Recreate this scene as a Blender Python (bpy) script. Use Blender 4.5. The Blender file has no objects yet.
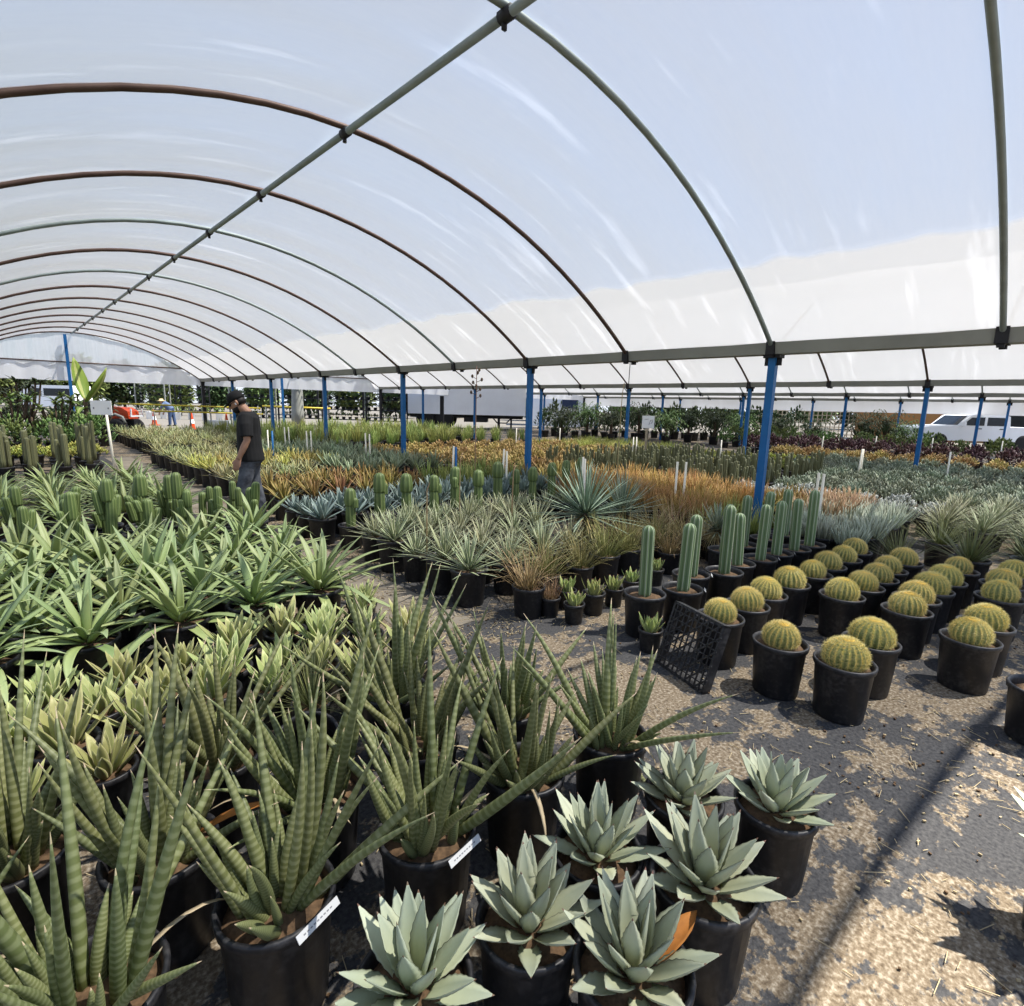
import bpy, math, random
from mathutils import Vector, Matrix
RNG = random.Random(11)
PI = math.pi
SC = bpy.context.scene
COL = SC.collection
# ------------------------------------------------------------------ camera frame
F, CX, CY, EYE = 542.0, 512.0, 503.0, 1.62
CR = ((0.72823665, -0.1037995, 0.6774194), (-0.68485954, -0.14667736, 0.71375987), (0.02527417, -0.98372324, -0.1779039))
def G(px, py, z=0.0):
    """ground point (height z) seen at a pixel of the 1024x1006 photograph"""
    r = (px - CX, py - CY, F)
    d = [sum(CR[i][k] * r[k] for k in range(3)) for i in range(3)]
    t = (z - EYE) / d[2]
    return Vector((d[0] * t, d[1] * t, z))
def along(px, depth):
    """horizontal position in the direction of column px (at the horizon) at a given depth"""
    r = (px - CX, -98 + 0.0257 * (px - CX), F)
    d = [sum(CR[i][k] * r[k] for k in range(3)) for i in range(3)]
    t = depth / F
    return Vector((d[0] * t, d[1] * t, 0))
RIGHT = Vector((0.728, -0.685, 0)).normalized()
FWD = Vector((0.685, 0.728, 0)).normalized()
YAW = math.atan2(RIGHT.y, RIGHT.x)          # local +x = camera right, local +y = camera forward

# ------------------------------------------------------------------ materials
MATS = {}
class N:
    def __init__(s, name, rough=.6, spec=.3):
        s.m = bpy.data.materials.new(name); s.m.use_nodes = True
        s.t = s.m.node_tree; s.p = s.t.nodes['Principled BSDF']
        s.p.inputs['Roughness'].default_value = rough
        s.p.inputs['Specular IOR Level'].default_value = spec
        MATS[name] = s.m
    def n(s, t, **kw):
        x = s.t.nodes.new(t)
        for k, v in kw.items(): setattr(x, k, v)
        return x
    def l(s, a, b): s.t.links.new(a, b)
    def noise(s, scale, detail=4, coord='Object', rough=.6, stretch=None):
        c = s.n('ShaderNodeTexCoord'); x = s.n('ShaderNodeTexNoise')
        x.inputs['Scale'].default_value = scale; x.inputs['Detail'].default_value = detail; x.inputs['Roughness'].default_value = rough
        src = c.outputs[coord]
        if stretch:
            mp = s.n('ShaderNodeMapping'); mp.inputs['Scale'].default_value = stretch; s.l(src, mp.inputs['Vector']); src = mp.outputs[0]
        s.l(src, x.inputs['Vector']); return x.outputs['Fac']
    def ramp(s, fac, stops):
        r = s.n('ShaderNodeValToRGB'); e = r.color_ramp.elements
        while len(e) < len(stops): e.new(.5)
        for i, (p, c) in enumerate(stops):
            e[i].position = p; e[i].color = (*c, 1) if len(c) == 3 else c
        s.l(fac, r.inputs['Fac']); return r.outputs['Color']
    def mix(s, fac, a, b, mode='MIX'):
        x = s.n('ShaderNodeMix', data_type='RGBA', blend_type=mode)
        for sock, v in ((x.inputs[0], fac), (x.inputs[6], a), (x.inputs[7], b)):
            if hasattr(v, 'is_linked'): s.l(v, sock)
            elif isinstance(v, (int, float)): sock.default_value = v
            else: sock.default_value = (*v, 1)
        return x.outputs[2]
    def math(s, op, a, b=0.0, clamp=False):
        x = s.n('ShaderNodeMath', operation=op, use_clamp=clamp)
        for sock, v in ((x.inputs[0], a), (x.inputs[1], b)):
            if hasattr(v, 'is_linked'): s.l(v, sock)
            else: sock.default_value = v
        return x.outputs[0]
    def uv(s):
        u = s.n('ShaderNodeUVMap', uv_map='UVMap'); x = s.n('ShaderNodeSeparateXYZ'); s.l(u.outputs[0], x.inputs[0])
        return x.outputs['X'], x.outputs['Y']
    def col(s, c):
        if hasattr(c, 'is_linked'): s.l(c, s.p.inputs['Base Color'])
        else: s.p.inputs['Base Color'].default_value = (*c, 1)
        return s
    def bump(s, h, strength=.3, dist=.01):
        b = s.n('ShaderNodeBump'); b.inputs['Strength'].default_value = strength; b.inputs['Distance'].default_value = dist
        s.l(h, b.inputs['Height']); s.l(b.outputs[0], s.p.inputs['Normal'])
        return s
def S(r, g, b):      # sRGB 0-255 -> linear
    return tuple(((c / 255 + .055) / 1.055) ** 2.4 if c > 10 else c / 3294.6 for c in (r, g, b))
def plain(name, c, rough=.6, metal=0, var=.12, nscale=6, alb=.62):
    c = tuple(x * alb for x in c); k = N(name, rough); k.p.inputs['Metallic'].default_value = metal
    f = k.noise(nscale)
    d = tuple(x * (1 - var) for x in c); e = tuple(min(1, x * (1 + var)) for x in c)
    k.col(k.ramp(f, [(.3, d), (.7, e)])); return k.m
def leafmat(name, base, tip=None, margin=None, mw=.1, band=None, bands=14, spine=None, huevar=.03, valvar=.25, rough=.5, mid=None, mott=.12, sun=None):
    """colour runs along the leaf; optional pale margins, cross bands, dark tip and mid-stripe, all botanical colour"""
    k = N(name, rough, .35); u, v = k.uv()
    c = k.ramp(v, [(.05, base), (.95, tip or base)])
    if mid:
        a = k.math('ABSOLUTE', k.math('SUBTRACT', u, .5)); c = k.mix(k.math('LESS_THAN', a, .12), c, mid)
    if band:
        nz = k.noise(9, 3); w = k.math('ADD', k.math('MULTIPLY', v, bands * 6.28), k.math('MULTIPLY', nz, 7.0))
        c = k.mix(k.math('MULTIPLY', k.math('ADD', k.math('SINE', w), .35, True), .75), c, band)
    if margin:
        a = k.math('ABSOLUTE', k.math('SUBTRACT', u, .5)); c = k.mix(k.math('GREATER_THAN', a, .5 - mw), c, margin)
    if spine: c = k.mix(k.math('GREATER_THAN', v, .955), c, spine)
    f = k.noise(14, 3)
    c = k.mix(k.math('MULTIPLY', k.math('ABSOLUTE', k.math('SUBTRACT', f, .5)), mott * 6, True), c, tuple(min(1, x * 1.5 + .02) for x in (tip or base)))
    o = k.n('ShaderNodeObjectInfo'); h = k.n('ShaderNodeHueSaturation')
    gi = k.n('ShaderNodeNewGeometry').outputs['Random Per Island']
    k.l(k.math('ADD', k.math('MULTIPLY', o.outputs['Random'], 2 * huevar), k.math('ADD', k.math('MULTIPLY', gi, -.03), .5 - huevar + .012)), h.inputs['Hue'])
    k.l(k.math('MULTIPLY', k.math('ADD', k.math('MULTIPLY', gi, .36), .84), k.math('ADD', k.math('MULTIPLY', o.outputs['Random'], valvar * .75), .76 - valvar * .38)), h.inputs['Value'])
    k.l(c, h.inputs['Color']); k.col(h.outputs[0]); return k.m

def setup_materials():
    k = N('black_plastic', .42, .4); f = k.noise(7, 5); g = k.noise(45, 2)
    _, v = k.uv()
    dust = k.math('MULTIPLY', f, g)
    k.col(k.ramp(dust, [(.22, (.011, .011, .013)), (.42, (.045, .043, .043))]))
    k.l(k.ramp(f, [(.3, (.36,) * 3), (.7, (.6,) * 3)]), k.p.inputs['Roughness'])
    plain('soil', S(112, 88, 64), .95, var=.5, nscale=60)
    k = N('ground', .92, .15)
    a = k.noise(.9, 6, rough=.62); b = k.noise(9, 6, rough=.7); c = k.noise(60, 3); d = k.noise(2.4, 5, rough=.7, stretch=(1, 2.2, 1))
    fab = k.ramp(c, [(.3, S(48, 48, 50)), (.7, S(80, 79, 78))])
    tan = k.ramp(c, [(.28, S(76, 64, 50)), (.5, S(116, 103, 85)), (.75, S(168, 158, 140))])
    m = k.math('ADD', k.math('MULTIPLY', a, .9), k.math('ADD', k.math('MULTIPLY', b, .55), k.math('MULTIPLY', d, .5)))
    fac = k.ramp(m, [(.97, (0, 0, 0)), (1.23, (1, 1, 1))])
    k.col(k.mix(fac, fab, tan)); k.bump(k.math('ADD', k.math('MULTIPLY', b, .6), k.math('MULTIPLY', c, .5)), .55, .02)
    plain('path', S(150, 140, 124), .95, var=.22, nscale=3)
    plain('concrete', S(136, 130, 120), .9, var=.1, nscale=.6)
    k = N('pipe_rust', .55); f = k.noise(3, 5); k.p.inputs['Metallic'].default_value = .35
    k.col(k.ramp(f, [(.35, S(92, 74, 66)), (.7, S(70, 52, 46))]))
    plain('pipe_green', S(132, 142, 140), .5, .2, .15, 4, 1)
    plain('gutter_metal', S(140, 142, 136), .55, .1, .12, 2, 1)
    plain('blue_paint', S(28, 104, 166), .45, 0, .12, 5, .85)
    plain('dark_steel', S(52, 52, 56), .6, .2)
    plain('white_pvc', S(236, 230, 212), .5, 0, .06, 6, 1)
    plain('white_paint', S(236, 238, 240), .35, 0, .04, 1, 1)
    plain('sign_white', S(246, 246, 242), .6, 0, .02, 6, 1)
    plain('tag_white', S(240, 240, 238), .4, 0, .02)
    plain('ink', S(150, 150, 154), .8)
    plain('dry_leaf', S(214, 194, 158), .8, 0, .2, 20)
    plain('dry_orange', S(200, 130, 60), .8, 0, .25, 20)
    plain('bark', S(110, 92, 76), .9, 0, .3, 12)
    plain('rubber', S(38, 38, 40), .7)
    plain('orange_paint', S(232, 84, 32), .4, 0, .06)
    plain('yellow_paint', S(232, 208, 70), .5, 0, .06)
    plain('glass_dark', S(38, 46, 54), .1)
    plain('skin', S(196, 150, 124), .55, 0, .06, 8)
    plain('black_cloth', S(30, 30, 32), .85, 0, .15, 20)
    plain('hair', S(30, 24, 22), .6)
    k = N('jeans', .85); f = k.noise(7, 5); k.col(k.ramp(f, [(.38, S(48, 50, 58)), (.62, S(92, 96, 104))]))
    plain('cap_cloth', S(22, 22, 24), .85)
    plain('shoe_white', S(214, 214, 216), .6)
    plain('blue_cloth', S(96, 116, 150), .8)
    plain('denim_far', S(70, 92, 130), .85)
    plain('straw', S(222, 200, 150), .85)
    plain('litter_straw', S(206, 186, 146), .9, 0, .35, 3)
    plain('orange_wall', S(176, 128, 78), .9, 0, .1, 1)
    plain('window_far', S(60, 76, 110), .2)
    plain('lattice_tan', S(206, 190, 160), .9)
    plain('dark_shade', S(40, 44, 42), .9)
    plain('clay', S(176, 112, 80), .9)
    # translucent greenhouse film: lets most light straight through, scatters the rest, slightly glossy
    def film(name, tr_a, tr_b, tint, streak, gloss=.1, band=False):
        k = N(name); t = k.t; out = t.nodes['Material Output']; t.nodes.remove(k.p)
        tb = k.n('ShaderNodeBsdfTransparent'); tb.inputs[0].default_value = (*tint, 1)
        tl = k.n('ShaderNodeBsdfTranslucent'); tl.inputs[0].default_value = (.92, .93, .95, 1)
        df = k.n('ShaderNodeBsdfDiffuse'); df.inputs[0].default_value = (.86, .87, .89, 1)
        gl = k.n('ShaderNodeBsdfGlossy'); gl.inputs['Roughness'].default_value = .16
        sc = k.n('ShaderNodeMixShader'); sc.inputs[0].default_value = .8; k.l(tl.outputs[0], sc.inputs[1]); k.l(df.outputs[0], sc.inputs[2])
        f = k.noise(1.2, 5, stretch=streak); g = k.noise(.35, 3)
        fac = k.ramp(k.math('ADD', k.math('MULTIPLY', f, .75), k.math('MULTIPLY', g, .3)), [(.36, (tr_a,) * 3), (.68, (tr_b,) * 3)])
        if band:      # bright streaks across the bay: sun glints put into the film's scatter mix
            glint = k.ramp(k.noise(1.0, 4, stretch=(.5, 4.5, .5)), [(.58, (0, 0, 0)), (.72, (.075,) * 3)])
        if band:      # doubled film along the eaves, with a wavy upper edge
            c_ = k.n('ShaderNodeTexCoord'); x_ = k.n('ShaderNodeSeparateXYZ'); k.l(c_.outputs['Object'], x_.inputs[0])
            e_ = k.math('ADD', x_.outputs['Z'], k.math('MULTIPLY', k.noise(.9, 2, stretch=(.01, 1, .01)), .22))
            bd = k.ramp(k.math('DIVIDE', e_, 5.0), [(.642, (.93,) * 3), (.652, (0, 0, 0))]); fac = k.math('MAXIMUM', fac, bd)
            k.l(k.math('SUBTRACT', .885, k.math('ADD', k.math('MULTIPLY', bd, .05), glint)), sc.inputs[0])
        lw = k.n('ShaderNodeLayerWeight'); lw.inputs['Blend'].default_value = .5     # longer way through the film at a slant
        fac2 = k.math('ADD', fac, k.math('MULTIPLY', k.math('POWER', lw.outputs['Facing'], 3.0), .45), True)
        m1 = k.n('ShaderNodeMixShader'); k.l(fac2, m1.inputs[0]); k.l(tb.outputs[0], m1.inputs[1]); k.l(sc.outputs[0], m1.inputs[2])
        m2 = k.n('ShaderNodeMixShader'); m2.inputs[0].default_value = gloss; k.l(m1.outputs[0], m2.inputs[1]); k.l(gl.outputs[0], m2.inputs[2])
        b = k.n('ShaderNodeBump'); b.inputs['Strength'].default_value = .35; b.inputs['Distance'].default_value = .05
        k.l(k.noise(2.2, 4, stretch=streak), b.inputs['Height']); k.l(b.outputs[0], gl.inputs['Normal'])
        k.l(m2.outputs[0], out.inputs[0]); return k.m
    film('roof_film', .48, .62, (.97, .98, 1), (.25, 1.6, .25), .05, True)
    film('gable_film', .5, .85, (.55, .62, .6), (3.5, 1, .35), .08)
    film('curtain_film', .86, .95, (.95, .96, 1), (3, 1, .3), .06)
    # plants
    L = leafmat
    L('sansevieria', S(102, 108, 60), S(118, 124, 80), band=S(146, 150, 108), bands=22, valvar=.25, huevar=.012, spine=S(190, 170, 140))
    L('pale_agave', S(148, 164, 96), S(182, 188, 124), margin=S(218, 214, 160), mw=.06, valvar=.25)
    L('floppy_agave', S(146, 164, 98), S(158, 172, 122), valvar=.2, huevar=.014, mott=.07)
    L('glaucous_agave', S(180, 186, 150), S(182, 190, 166), margin=S(132, 138, 116), mw=.035, spine=S(112, 84, 66), valvar=.14, huevar=.012, mott=.1)
    L('small_aloe', S(186, 190, 124), S(158, 168, 98), spine=S(190, 130, 100), valvar=.2)
    L('dry_grass', S(150, 132, 88), S(196, 170, 122), huevar=.03)
    L('olive_grass', S(128, 136, 78), S(176, 170, 104))
    L('grey_yucca', S(148, 158, 114), S(176, 182, 142), margin=S(206, 204, 176), mw=.1)
    L('blue_yucca', S(126, 148, 122), S(154, 170, 146), valvar=.15)
    L('blue_agave', S(122, 142, 132), S(146, 162, 154), spine=S(90, 80, 80), valvar=.2)
    L('orange_aloe', S(138, 136, 76), S(176, 146, 86), spine=S(180, 104, 70), huevar=.025)
    L('red_aloe', S(120, 84, 62), S(172, 112, 88))
    L('variegated', S(160, 170, 120), S(172, 178, 132), margin=S(226, 220, 150), mw=.16)
    L('yellow_variegated', S(206, 198, 104), S(226, 214, 124), mid=S(130, 150, 90))
    L('fire_stick', S(164, 156, 86), S(204, 162, 92), huevar=.02)
    L('yellow_stick', S(150, 162, 76), S(192, 190, 92))
    L('olive_column', S(96, 106, 76), S(120, 112, 84), valvar=.3)
    L('silver_bush', S(132, 146, 114), S(170, 178, 152), valvar=.2)
    L('golden_succulent', S(150, 140, 84), S(206, 174, 108), huevar=.02)
    L('pink_sticks', S(158, 144, 106), S(194, 160, 122), huevar=.012)
    L('white_succulent', S(190, 196, 184), S(222, 224, 214))
    L('chalk_stick', S(148, 158, 136), S(190, 196, 172))
    L('green_blade', S(126, 148, 72), S(170, 182, 100))
    L('dasylirion', S(102, 124, 70), S(152, 162, 108))
    L('blue_green_agave', S(130, 148, 112), S(160, 174, 138))
    L('dark_leaf', S(46, 60, 34), S(78, 96, 54), valvar=.3)
    L('mid_leaf', S(84, 110, 52), S(130, 152, 84), valvar=.3)
    L('purple_leaf', S(64, 40, 44), S(96, 62, 62), valvar=.3)
    L('banana_leaf', S(100, 146, 56), S(140, 180, 78), mid=S(190, 206, 130))
    L('flower_stalk', S(170, 150, 110), S(150, 120, 90))
    L('spine_gold', S(232, 206, 96), S(250, 236, 160), valvar=.05, huevar=.006)
    plain('wool', S(240, 200, 84), .9, 0, .15, 60, 1)
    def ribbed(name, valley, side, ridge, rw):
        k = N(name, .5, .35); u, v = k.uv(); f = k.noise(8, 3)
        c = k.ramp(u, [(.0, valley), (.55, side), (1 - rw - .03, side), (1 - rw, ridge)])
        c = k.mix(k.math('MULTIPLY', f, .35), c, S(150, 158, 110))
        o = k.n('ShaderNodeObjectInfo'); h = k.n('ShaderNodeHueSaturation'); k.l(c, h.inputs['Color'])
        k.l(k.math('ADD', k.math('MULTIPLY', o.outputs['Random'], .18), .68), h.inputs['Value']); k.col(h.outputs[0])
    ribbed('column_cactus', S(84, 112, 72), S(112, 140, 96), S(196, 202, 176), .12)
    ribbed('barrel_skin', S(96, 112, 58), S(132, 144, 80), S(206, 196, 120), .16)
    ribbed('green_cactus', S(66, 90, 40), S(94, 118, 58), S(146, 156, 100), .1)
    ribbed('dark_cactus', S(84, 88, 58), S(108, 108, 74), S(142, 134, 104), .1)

# ------------------------------------------------------------------ mesh building
PROF = {
    'lance': [.62, .86, 1, .96, .78, .45, 0], 'broad': [.5, .8, .98, 1, .86, .5, 0], 'sword': [.85, .97, 1, .9, .7, .4, 0],
    'stick': [1, 1, 1, .97, .92, .75, .1], 'spear': [.86, 1, .97, .86, .68, .42, .03], 'grass': [1, .95, .85, .7, .5, .3, 0],
    'agave': [.6, .82, 1, .94, .7, .36, 0], 'oval': [.3, .72, .96, 1, .86, .55, .05],
}
def prof(kind, t):
    p = PROF[kind]; x = t * (len(p) - 1); i = min(int(x), len(p) - 2); return p[i] + (p[i + 1] - p[i]) * (x - i)
LENS = [(-1, 0), (-.5, .55), (.5, .55), (1, 0), (.5, -.55), (-.5, -.55)]
LENSU = [0, .25, .75, 1, .75, .25]
FLAT4 = [(-1, 0), (0, .5), (1, 0), (0, -.5)]
FLAT4U = [0, .5, 1, .5]
def circ(k): return [(math.cos(2 * PI * i / k), math.sin(2 * PI * i / k)) for i in range(k)]
class MB:
    def __init__(s): s.v, s.f, s.uv, s.mi = [], [], [], []
    def add(s, vs, fs, uv=None, mi=0):
        b = len(s.v); s.v += [tuple(x) for x in vs]; s.uv += uv or [(0, 0)] * len(vs)
        for f in fs: s.f.append(tuple(i + b for i in f)); s.mi.append(mi)
    def rings(s, rings, us, vv, mi=0, cap0=True, cap1=True):
        k = len(rings[0]); vs = [p for r in rings for p in r]; uv = [(u, vv[j]) for j in range(len(rings)) for u in us]; fs = []
        for j in range(len(rings) - 1):
            for i in range(k): a, b = j * k + i, j * k + (i + 1) % k; fs.append((a, b, b + k, a + k))
        if cap0: fs.append(tuple(range(k - 1, -1, -1)))
        if cap1: fs.append(tuple(range((len(rings) - 1) * k, len(rings) * k)))
        s.add(vs, fs, uv, mi)
    def leaf(s, o, az, el, L, W, T=.15, bend=0, n=6, shape='lance', cs=LENS, us=LENSU, chan=.35, mi=0, wob=0, teeth=0, pw=1.2, roundk=0):
        x, y, z = o; rs = []; vv = []; fine = 3 if teeth else 1; N_ = n * fine
        if roundk: cs = circ(roundk); us = [i / roundk for i in range(roundk)]
        for i in range(N_ + 1):
            t = i / N_; e = el - bend * t ** pw; a = az + wob * t
            ca, sa, ce, se = math.cos(a), math.sin(a), math.cos(e), math.sin(e)
            w = W * prof(shape, t)
            if teeth and i % 2 and t < .93: w *= 1 + teeth
            w = max(w, W * .012); th = w if roundk else max(W * T * (1 - .75 * t), w * .1 if t > .9 else 0)
            if t >= .999 and not roundk: th = W * .012
            ring = []
            for (p, q) in cs:
                lat = p * w; up = q * th + (0 if roundk else chan * w * (p * p - .4))
                ring.append((x - sa * lat - ca * se * up, y + ca * lat - sa * se * up, z + ce * up))
            rs.append(ring); vv.append(t)
            st = L / N_; x += ca * ce * st; y += sa * ce * st; z += se * st
        s.rings(rs, us, vv, mi); return (x, y, z)
    def tube(s, pts, r, k=8, mi=0, r1=None):
        pts = [Vector(p) for p in pts]; n = len(pts); rs = []; pn = None
        for i, p in enumerate(pts):
            t = (pts[min(i + 1, n - 1)] - pts[max(i - 1, 0)]).normalized()
            if pn is None: pn = t.orthogonal().normalized()
            pn = (pn - t * pn.dot(t)).normalized(); b = t.cross(pn)
            rr = (r[i] if isinstance(r, (list, tuple)) else r + ((r1 if r1 is not None else r) - r) * i / max(1, n - 1))
            rs.append([p + (pn * c + b * q) * rr for c, q in circ(k)])
        s.rings(rs, [i / k for i in range(k)], [i / (n - 1) for i in range(n)], mi)
    def lathe(s, pr, k=24, o=(0, 0, 0), mi=0, cap0=True, cap1=True):
        rs = [[(o[0] + r * c, o[1] + r * q, o[2] + z) for c, q in circ(k)] for r, z in pr]
        s.rings(rs, [i / k for i in range(k)], [i / (len(pr) - 1) for i in range(len(pr))], mi, cap0, cap1)
    def box(s, c, d, rz=0, mi=0, rx=0):
        hx, hy, hz = d[0] / 2, d[1] / 2, d[2] / 2; M = Matrix.Rotation(rz, 3, 'Z') @ Matrix.Rotation(rx, 3, 'X'); c = Vector(c)
        vs = [c + M @ Vector((sx * hx, sy * hy, sz * hz)) for sz in (-1, 1) for sy in (-1, 1) for sx in (-1, 1)]
        s.add(vs, [(0, 2, 3, 1), (4, 5, 7, 6), (0, 1, 5, 4), (2, 6, 7, 3), (0, 4, 6, 2), (1, 3, 7, 5)], None, mi)
    def prism(s, pts, y0, y1, mi=0):
        """outline in x,z swept in y"""
        k = len(pts); s.rings([[(x, y0, z) for x, z in pts], [(x, y1, z) for x, z in pts]], [0] * k, [0, 1], mi)
    def ribcol(s, R, H, ribs, o=(0, 0, 0), depth=.16, dome=.8, lean=(0, 0), n=9, mi=0, bulge=0):
        """ribbed cactus column with a rounded top; u runs from the valley (0) to the ridge (1)"""
        k = ribs * 4; uu = [0, .6, 1, .6] * ribs; dd = [1 - depth, 1 - depth * .35, 1, 1 - depth * .35] * ribs; rs = []; vv = []
        hd = R * dome
        prs = [(1 + bulge * math.sin(PI * i / n), (H - hd) * i / n) for i in range(n + 1)] + [(math.cos(a), H - hd + hd * math.sin(a)) for a in (.35, .7, 1.0, 1.25, 1.45)]
        for r, z in prs:
            t = z / H
            rs.append([(o[0] + lean[0] * t + R * r * dd[i] * math.cos(2 * PI * i / k), o[1] + lean[1] * t + R * r * dd[i] * math.sin(2 * PI * i / k), o[2] + z) for i in range(k)]); vv.append(t)
        s.rings(rs, uu, vv, mi)
    def mesh(s, name, mats, smooth=True):
        me = bpy.data.meshes.new(name); me.from_pydata(s.v, [], s.f)
        if not isinstance(mats, (list, tuple)): mats = [mats]
        for m in mats: me.materials.append(MATS[m])
        me.polygons.foreach_set('material_index', s.mi); me.polygons.foreach_set('use_smooth', [smooth] * len(s.f))
        ul = me.uv_layers.new(name='UVMap'); li = [0] * len(me.loops); me.loops.foreach_get('vertex_index', li)
        ul.data.foreach_set('uv', [c for i in li for c in s.uv[i]]); me.update(); return me
def put(name, me, parent=None, loc=(0, 0, 0), rz=0, sc=1):
    o = bpy.data.objects.new(name, me); COL.objects.link(o); o.location = loc; o.rotation_euler = (0, 0, rz)
    if sc != 1: o.scale = (sc,) * 3
    if parent: o.parent = parent
    return o
def tag(o, label, cat=None, group=None, kind=None):
    o['label'] = label
    if cat: o['category'] = cat
    if group: o['group'] = group
    if kind: o['kind'] = kind
    return o
def thing(name, label, cat, loc=(0, 0, 0), rz=0, group=None, sc=1):
    return tag(put(name, None, None, loc, rz, sc), label, cat, group)
def part(name, mb, mats, parent, smooth=True, label=None):
    o = put(name, mb.mesh(name, mats, smooth), parent)
    if label: o['label'] = label
    return o
ORD = 'first second third fourth fifth sixth seventh eighth ninth tenth eleventh twelfth thirteenth fourteenth fifteenth sixteenth seventeenth eighteenth nineteenth twentieth'.split()
ORD += ['twenty-' + w for w in ORD[:9]]

# ------------------------------------------------------------------ pots and plant kinds
def pot_mb(mb, rt, h, mi=0, k=28):
    rb = rt * .83
    mb.lathe([(rb * .96, 0), (rb, .008), (rt - .006, h - .034), (rt - .004, h - .032), (rt + .003, h - .03), (rt + .006, h - .004), (rt + .002, h), (rt - .006, h), (rt - .012, h - .02), (rt - .02, h - .075)], k, mi=mi, cap1=False)
def soil_mb(mb, rt, h, rng, mi=0, drop=.035, k=20):
    pr = [(rt - .012, h - drop - .012), (rt * .75, h - drop + .004), (rt * .45, h - drop + .012), (rt * .15, h - drop + .016)]
    rs = [[(r * c, r * q, z + rng.uniform(-.006, .006)) for c, q in circ(k)] for r, z in pr]
    mb.rings(rs, [0] * k, [0, .3, .6, 1], mi, cap0=False)
KIND = {}
def kind(name, builder, leafmats, pot=(.145, .29), nvar=3, merged=False, partname='foliage', name2=None, extra=None, drop=.035):
    """builder(mb, rng, z0): the plant above soil height z0"""
    vs = []
    if not isinstance(leafmats, (list, tuple)): leafmats = [leafmats]
    kq = 14 if merged else 28
    if not merged:
        a = MB(); pot_mb(a, *pot); pm = a.mesh('pot', 'black_plastic'); a = MB(); soil_mb(a, *pot, random.Random(1), drop=drop); sm = a.mesh('soil', 'soil')
    for i in range(nvar):
        rng = random.Random(sum(ord(c) for c in name) * 31 + i)
        z0 = pot[1] - drop if pot else 0
        if merged:
            mb = MB(); builder(mb, rng, z0)
            if pot:
                n = len(leafmats); pot_mb(mb, *pot, mi=n, k=14); soil_mb(mb, *pot, rng, mi=n + 1, k=10)
                vs.append(mb.mesh(name, list(leafmats) + ['black_plastic', 'soil']))
            else: vs.append(mb.mesh(name, leafmats))
        else:
            mb = MB(); builder(mb, rng, z0)
            ps = [('pot', pm), ('soil', sm), (partname, mb.mesh(partname, leafmats))]
            if extra: ps += extra(rng, z0, i)
            vs.append(ps)
    KIND[name] = (vs, merged, name2 or name)
CNT = {}
def plant(kname, x, y, label, cat, group=None, rz=None, sc=1.0, var=None, tilt=0):
    vs, merged, oname = KIND[kname]; rz = RNG.uniform(0, 6.28) if rz is None else rz
    i = CNT.get(kname, 0); CNT[kname] = i + 1
    v = vs[(i if var is None else var) % len(vs)]
    if merged: return tag(put(oname, v, None, (x, y, 0), rz, sc), label, cat, group)
    r = thing(oname, label, cat, (x, y, 0), rz, group, sc)
    for nm, me in v: put(nm, me, r)
    return r
GA = 2.39996
def rosette(n, L, W, e_in, e_out, bend=0, T=.18, shape='lance', seg=6, cs=LENS, us=LENSU, chan=.35, lj=.18, r0=.01, wob=.15, lin=.75, teeth=0, roundk=0, dz=0, ej=.08, pw=1.2, bj=.3):
    def b(mb, rng, z0):
        for i in range(n):
            t = (i + .5) / n; az = i * GA + rng.uniform(-.25, .25); el = e_in + (e_out - e_in) * t ** .8 + rng.uniform(-ej, ej)
            l = L * (lin + (1 - lin) * t) * rng.uniform(1 - lj, 1 + lj); r = r0 * (.3 + t)
            mb.leaf((r * math.cos(az), r * math.sin(az), z0 + dz * (1 - t)), az, el, l, W * rng.uniform(.85, 1.1), T, bend * rng.uniform(1 - bj, 1 + bj) * (.5 + .5 * t), seg, shape, cs, us, chan, 0, rng.uniform(-wob, wob), teeth, pw, roundk)
    return b
def clump(n, R, L, W, e_lo, shape='stick', bend=.1, roundk=5, seg=4, lj=.3, cs=FLAT4, us=FLAT4U):
    """many stems standing in one pot"""
    def b(mb, rng, z0):
        for i in range(n):
            r = R * math.sqrt(rng.random()); a = rng.uniform(0, 6.28); az = a + rng.uniform(-.7, .7); el = PI / 2 - (PI / 2 - e_lo) * (r / R) * rng.uniform(.4, 1.1)
            mb.leaf((r * math.cos(a), r * math.sin(a), z0 - .01), az, el, L * rng.uniform(1 - lj, 1 + lj * .6), W * rng.uniform(.8, 1.15), .3, bend * rng.uniform(-.4, 1), seg, shape, cs, us, .3, 0, 0, 0, 1.2, roundk)
    return b
def mound(n, R, H, L, W, shape='oval', seg=3, T=.25, roundk=0, out=.5):
    """bushy mound: leaf tufts over a dome"""
    def b(mb, rng, z0):
        for i in range(n):
            a = rng.uniform(0, 6.28); s = math.sqrt(rng.random()); hh = math.sqrt(max(0, 1 - s * s)) * rng.uniform(.55, 1.0)
            p = (R * s * math.cos(a), R * s * math.sin(a), z0 + H * hh)
            mb.leaf(p, a + rng.uniform(-1.2, 1.2), PI / 2 - s * out * 1.4 + rng.uniform(-.4, .4), L * rng.uniform(.6, 1.2), W * rng.uniform(.7, 1.2), T, rng.uniform(-.2, .5), seg, shape, FLAT4, FLAT4U, .3, 0, 0, 0, 1.2, roundk)
    return b

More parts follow.
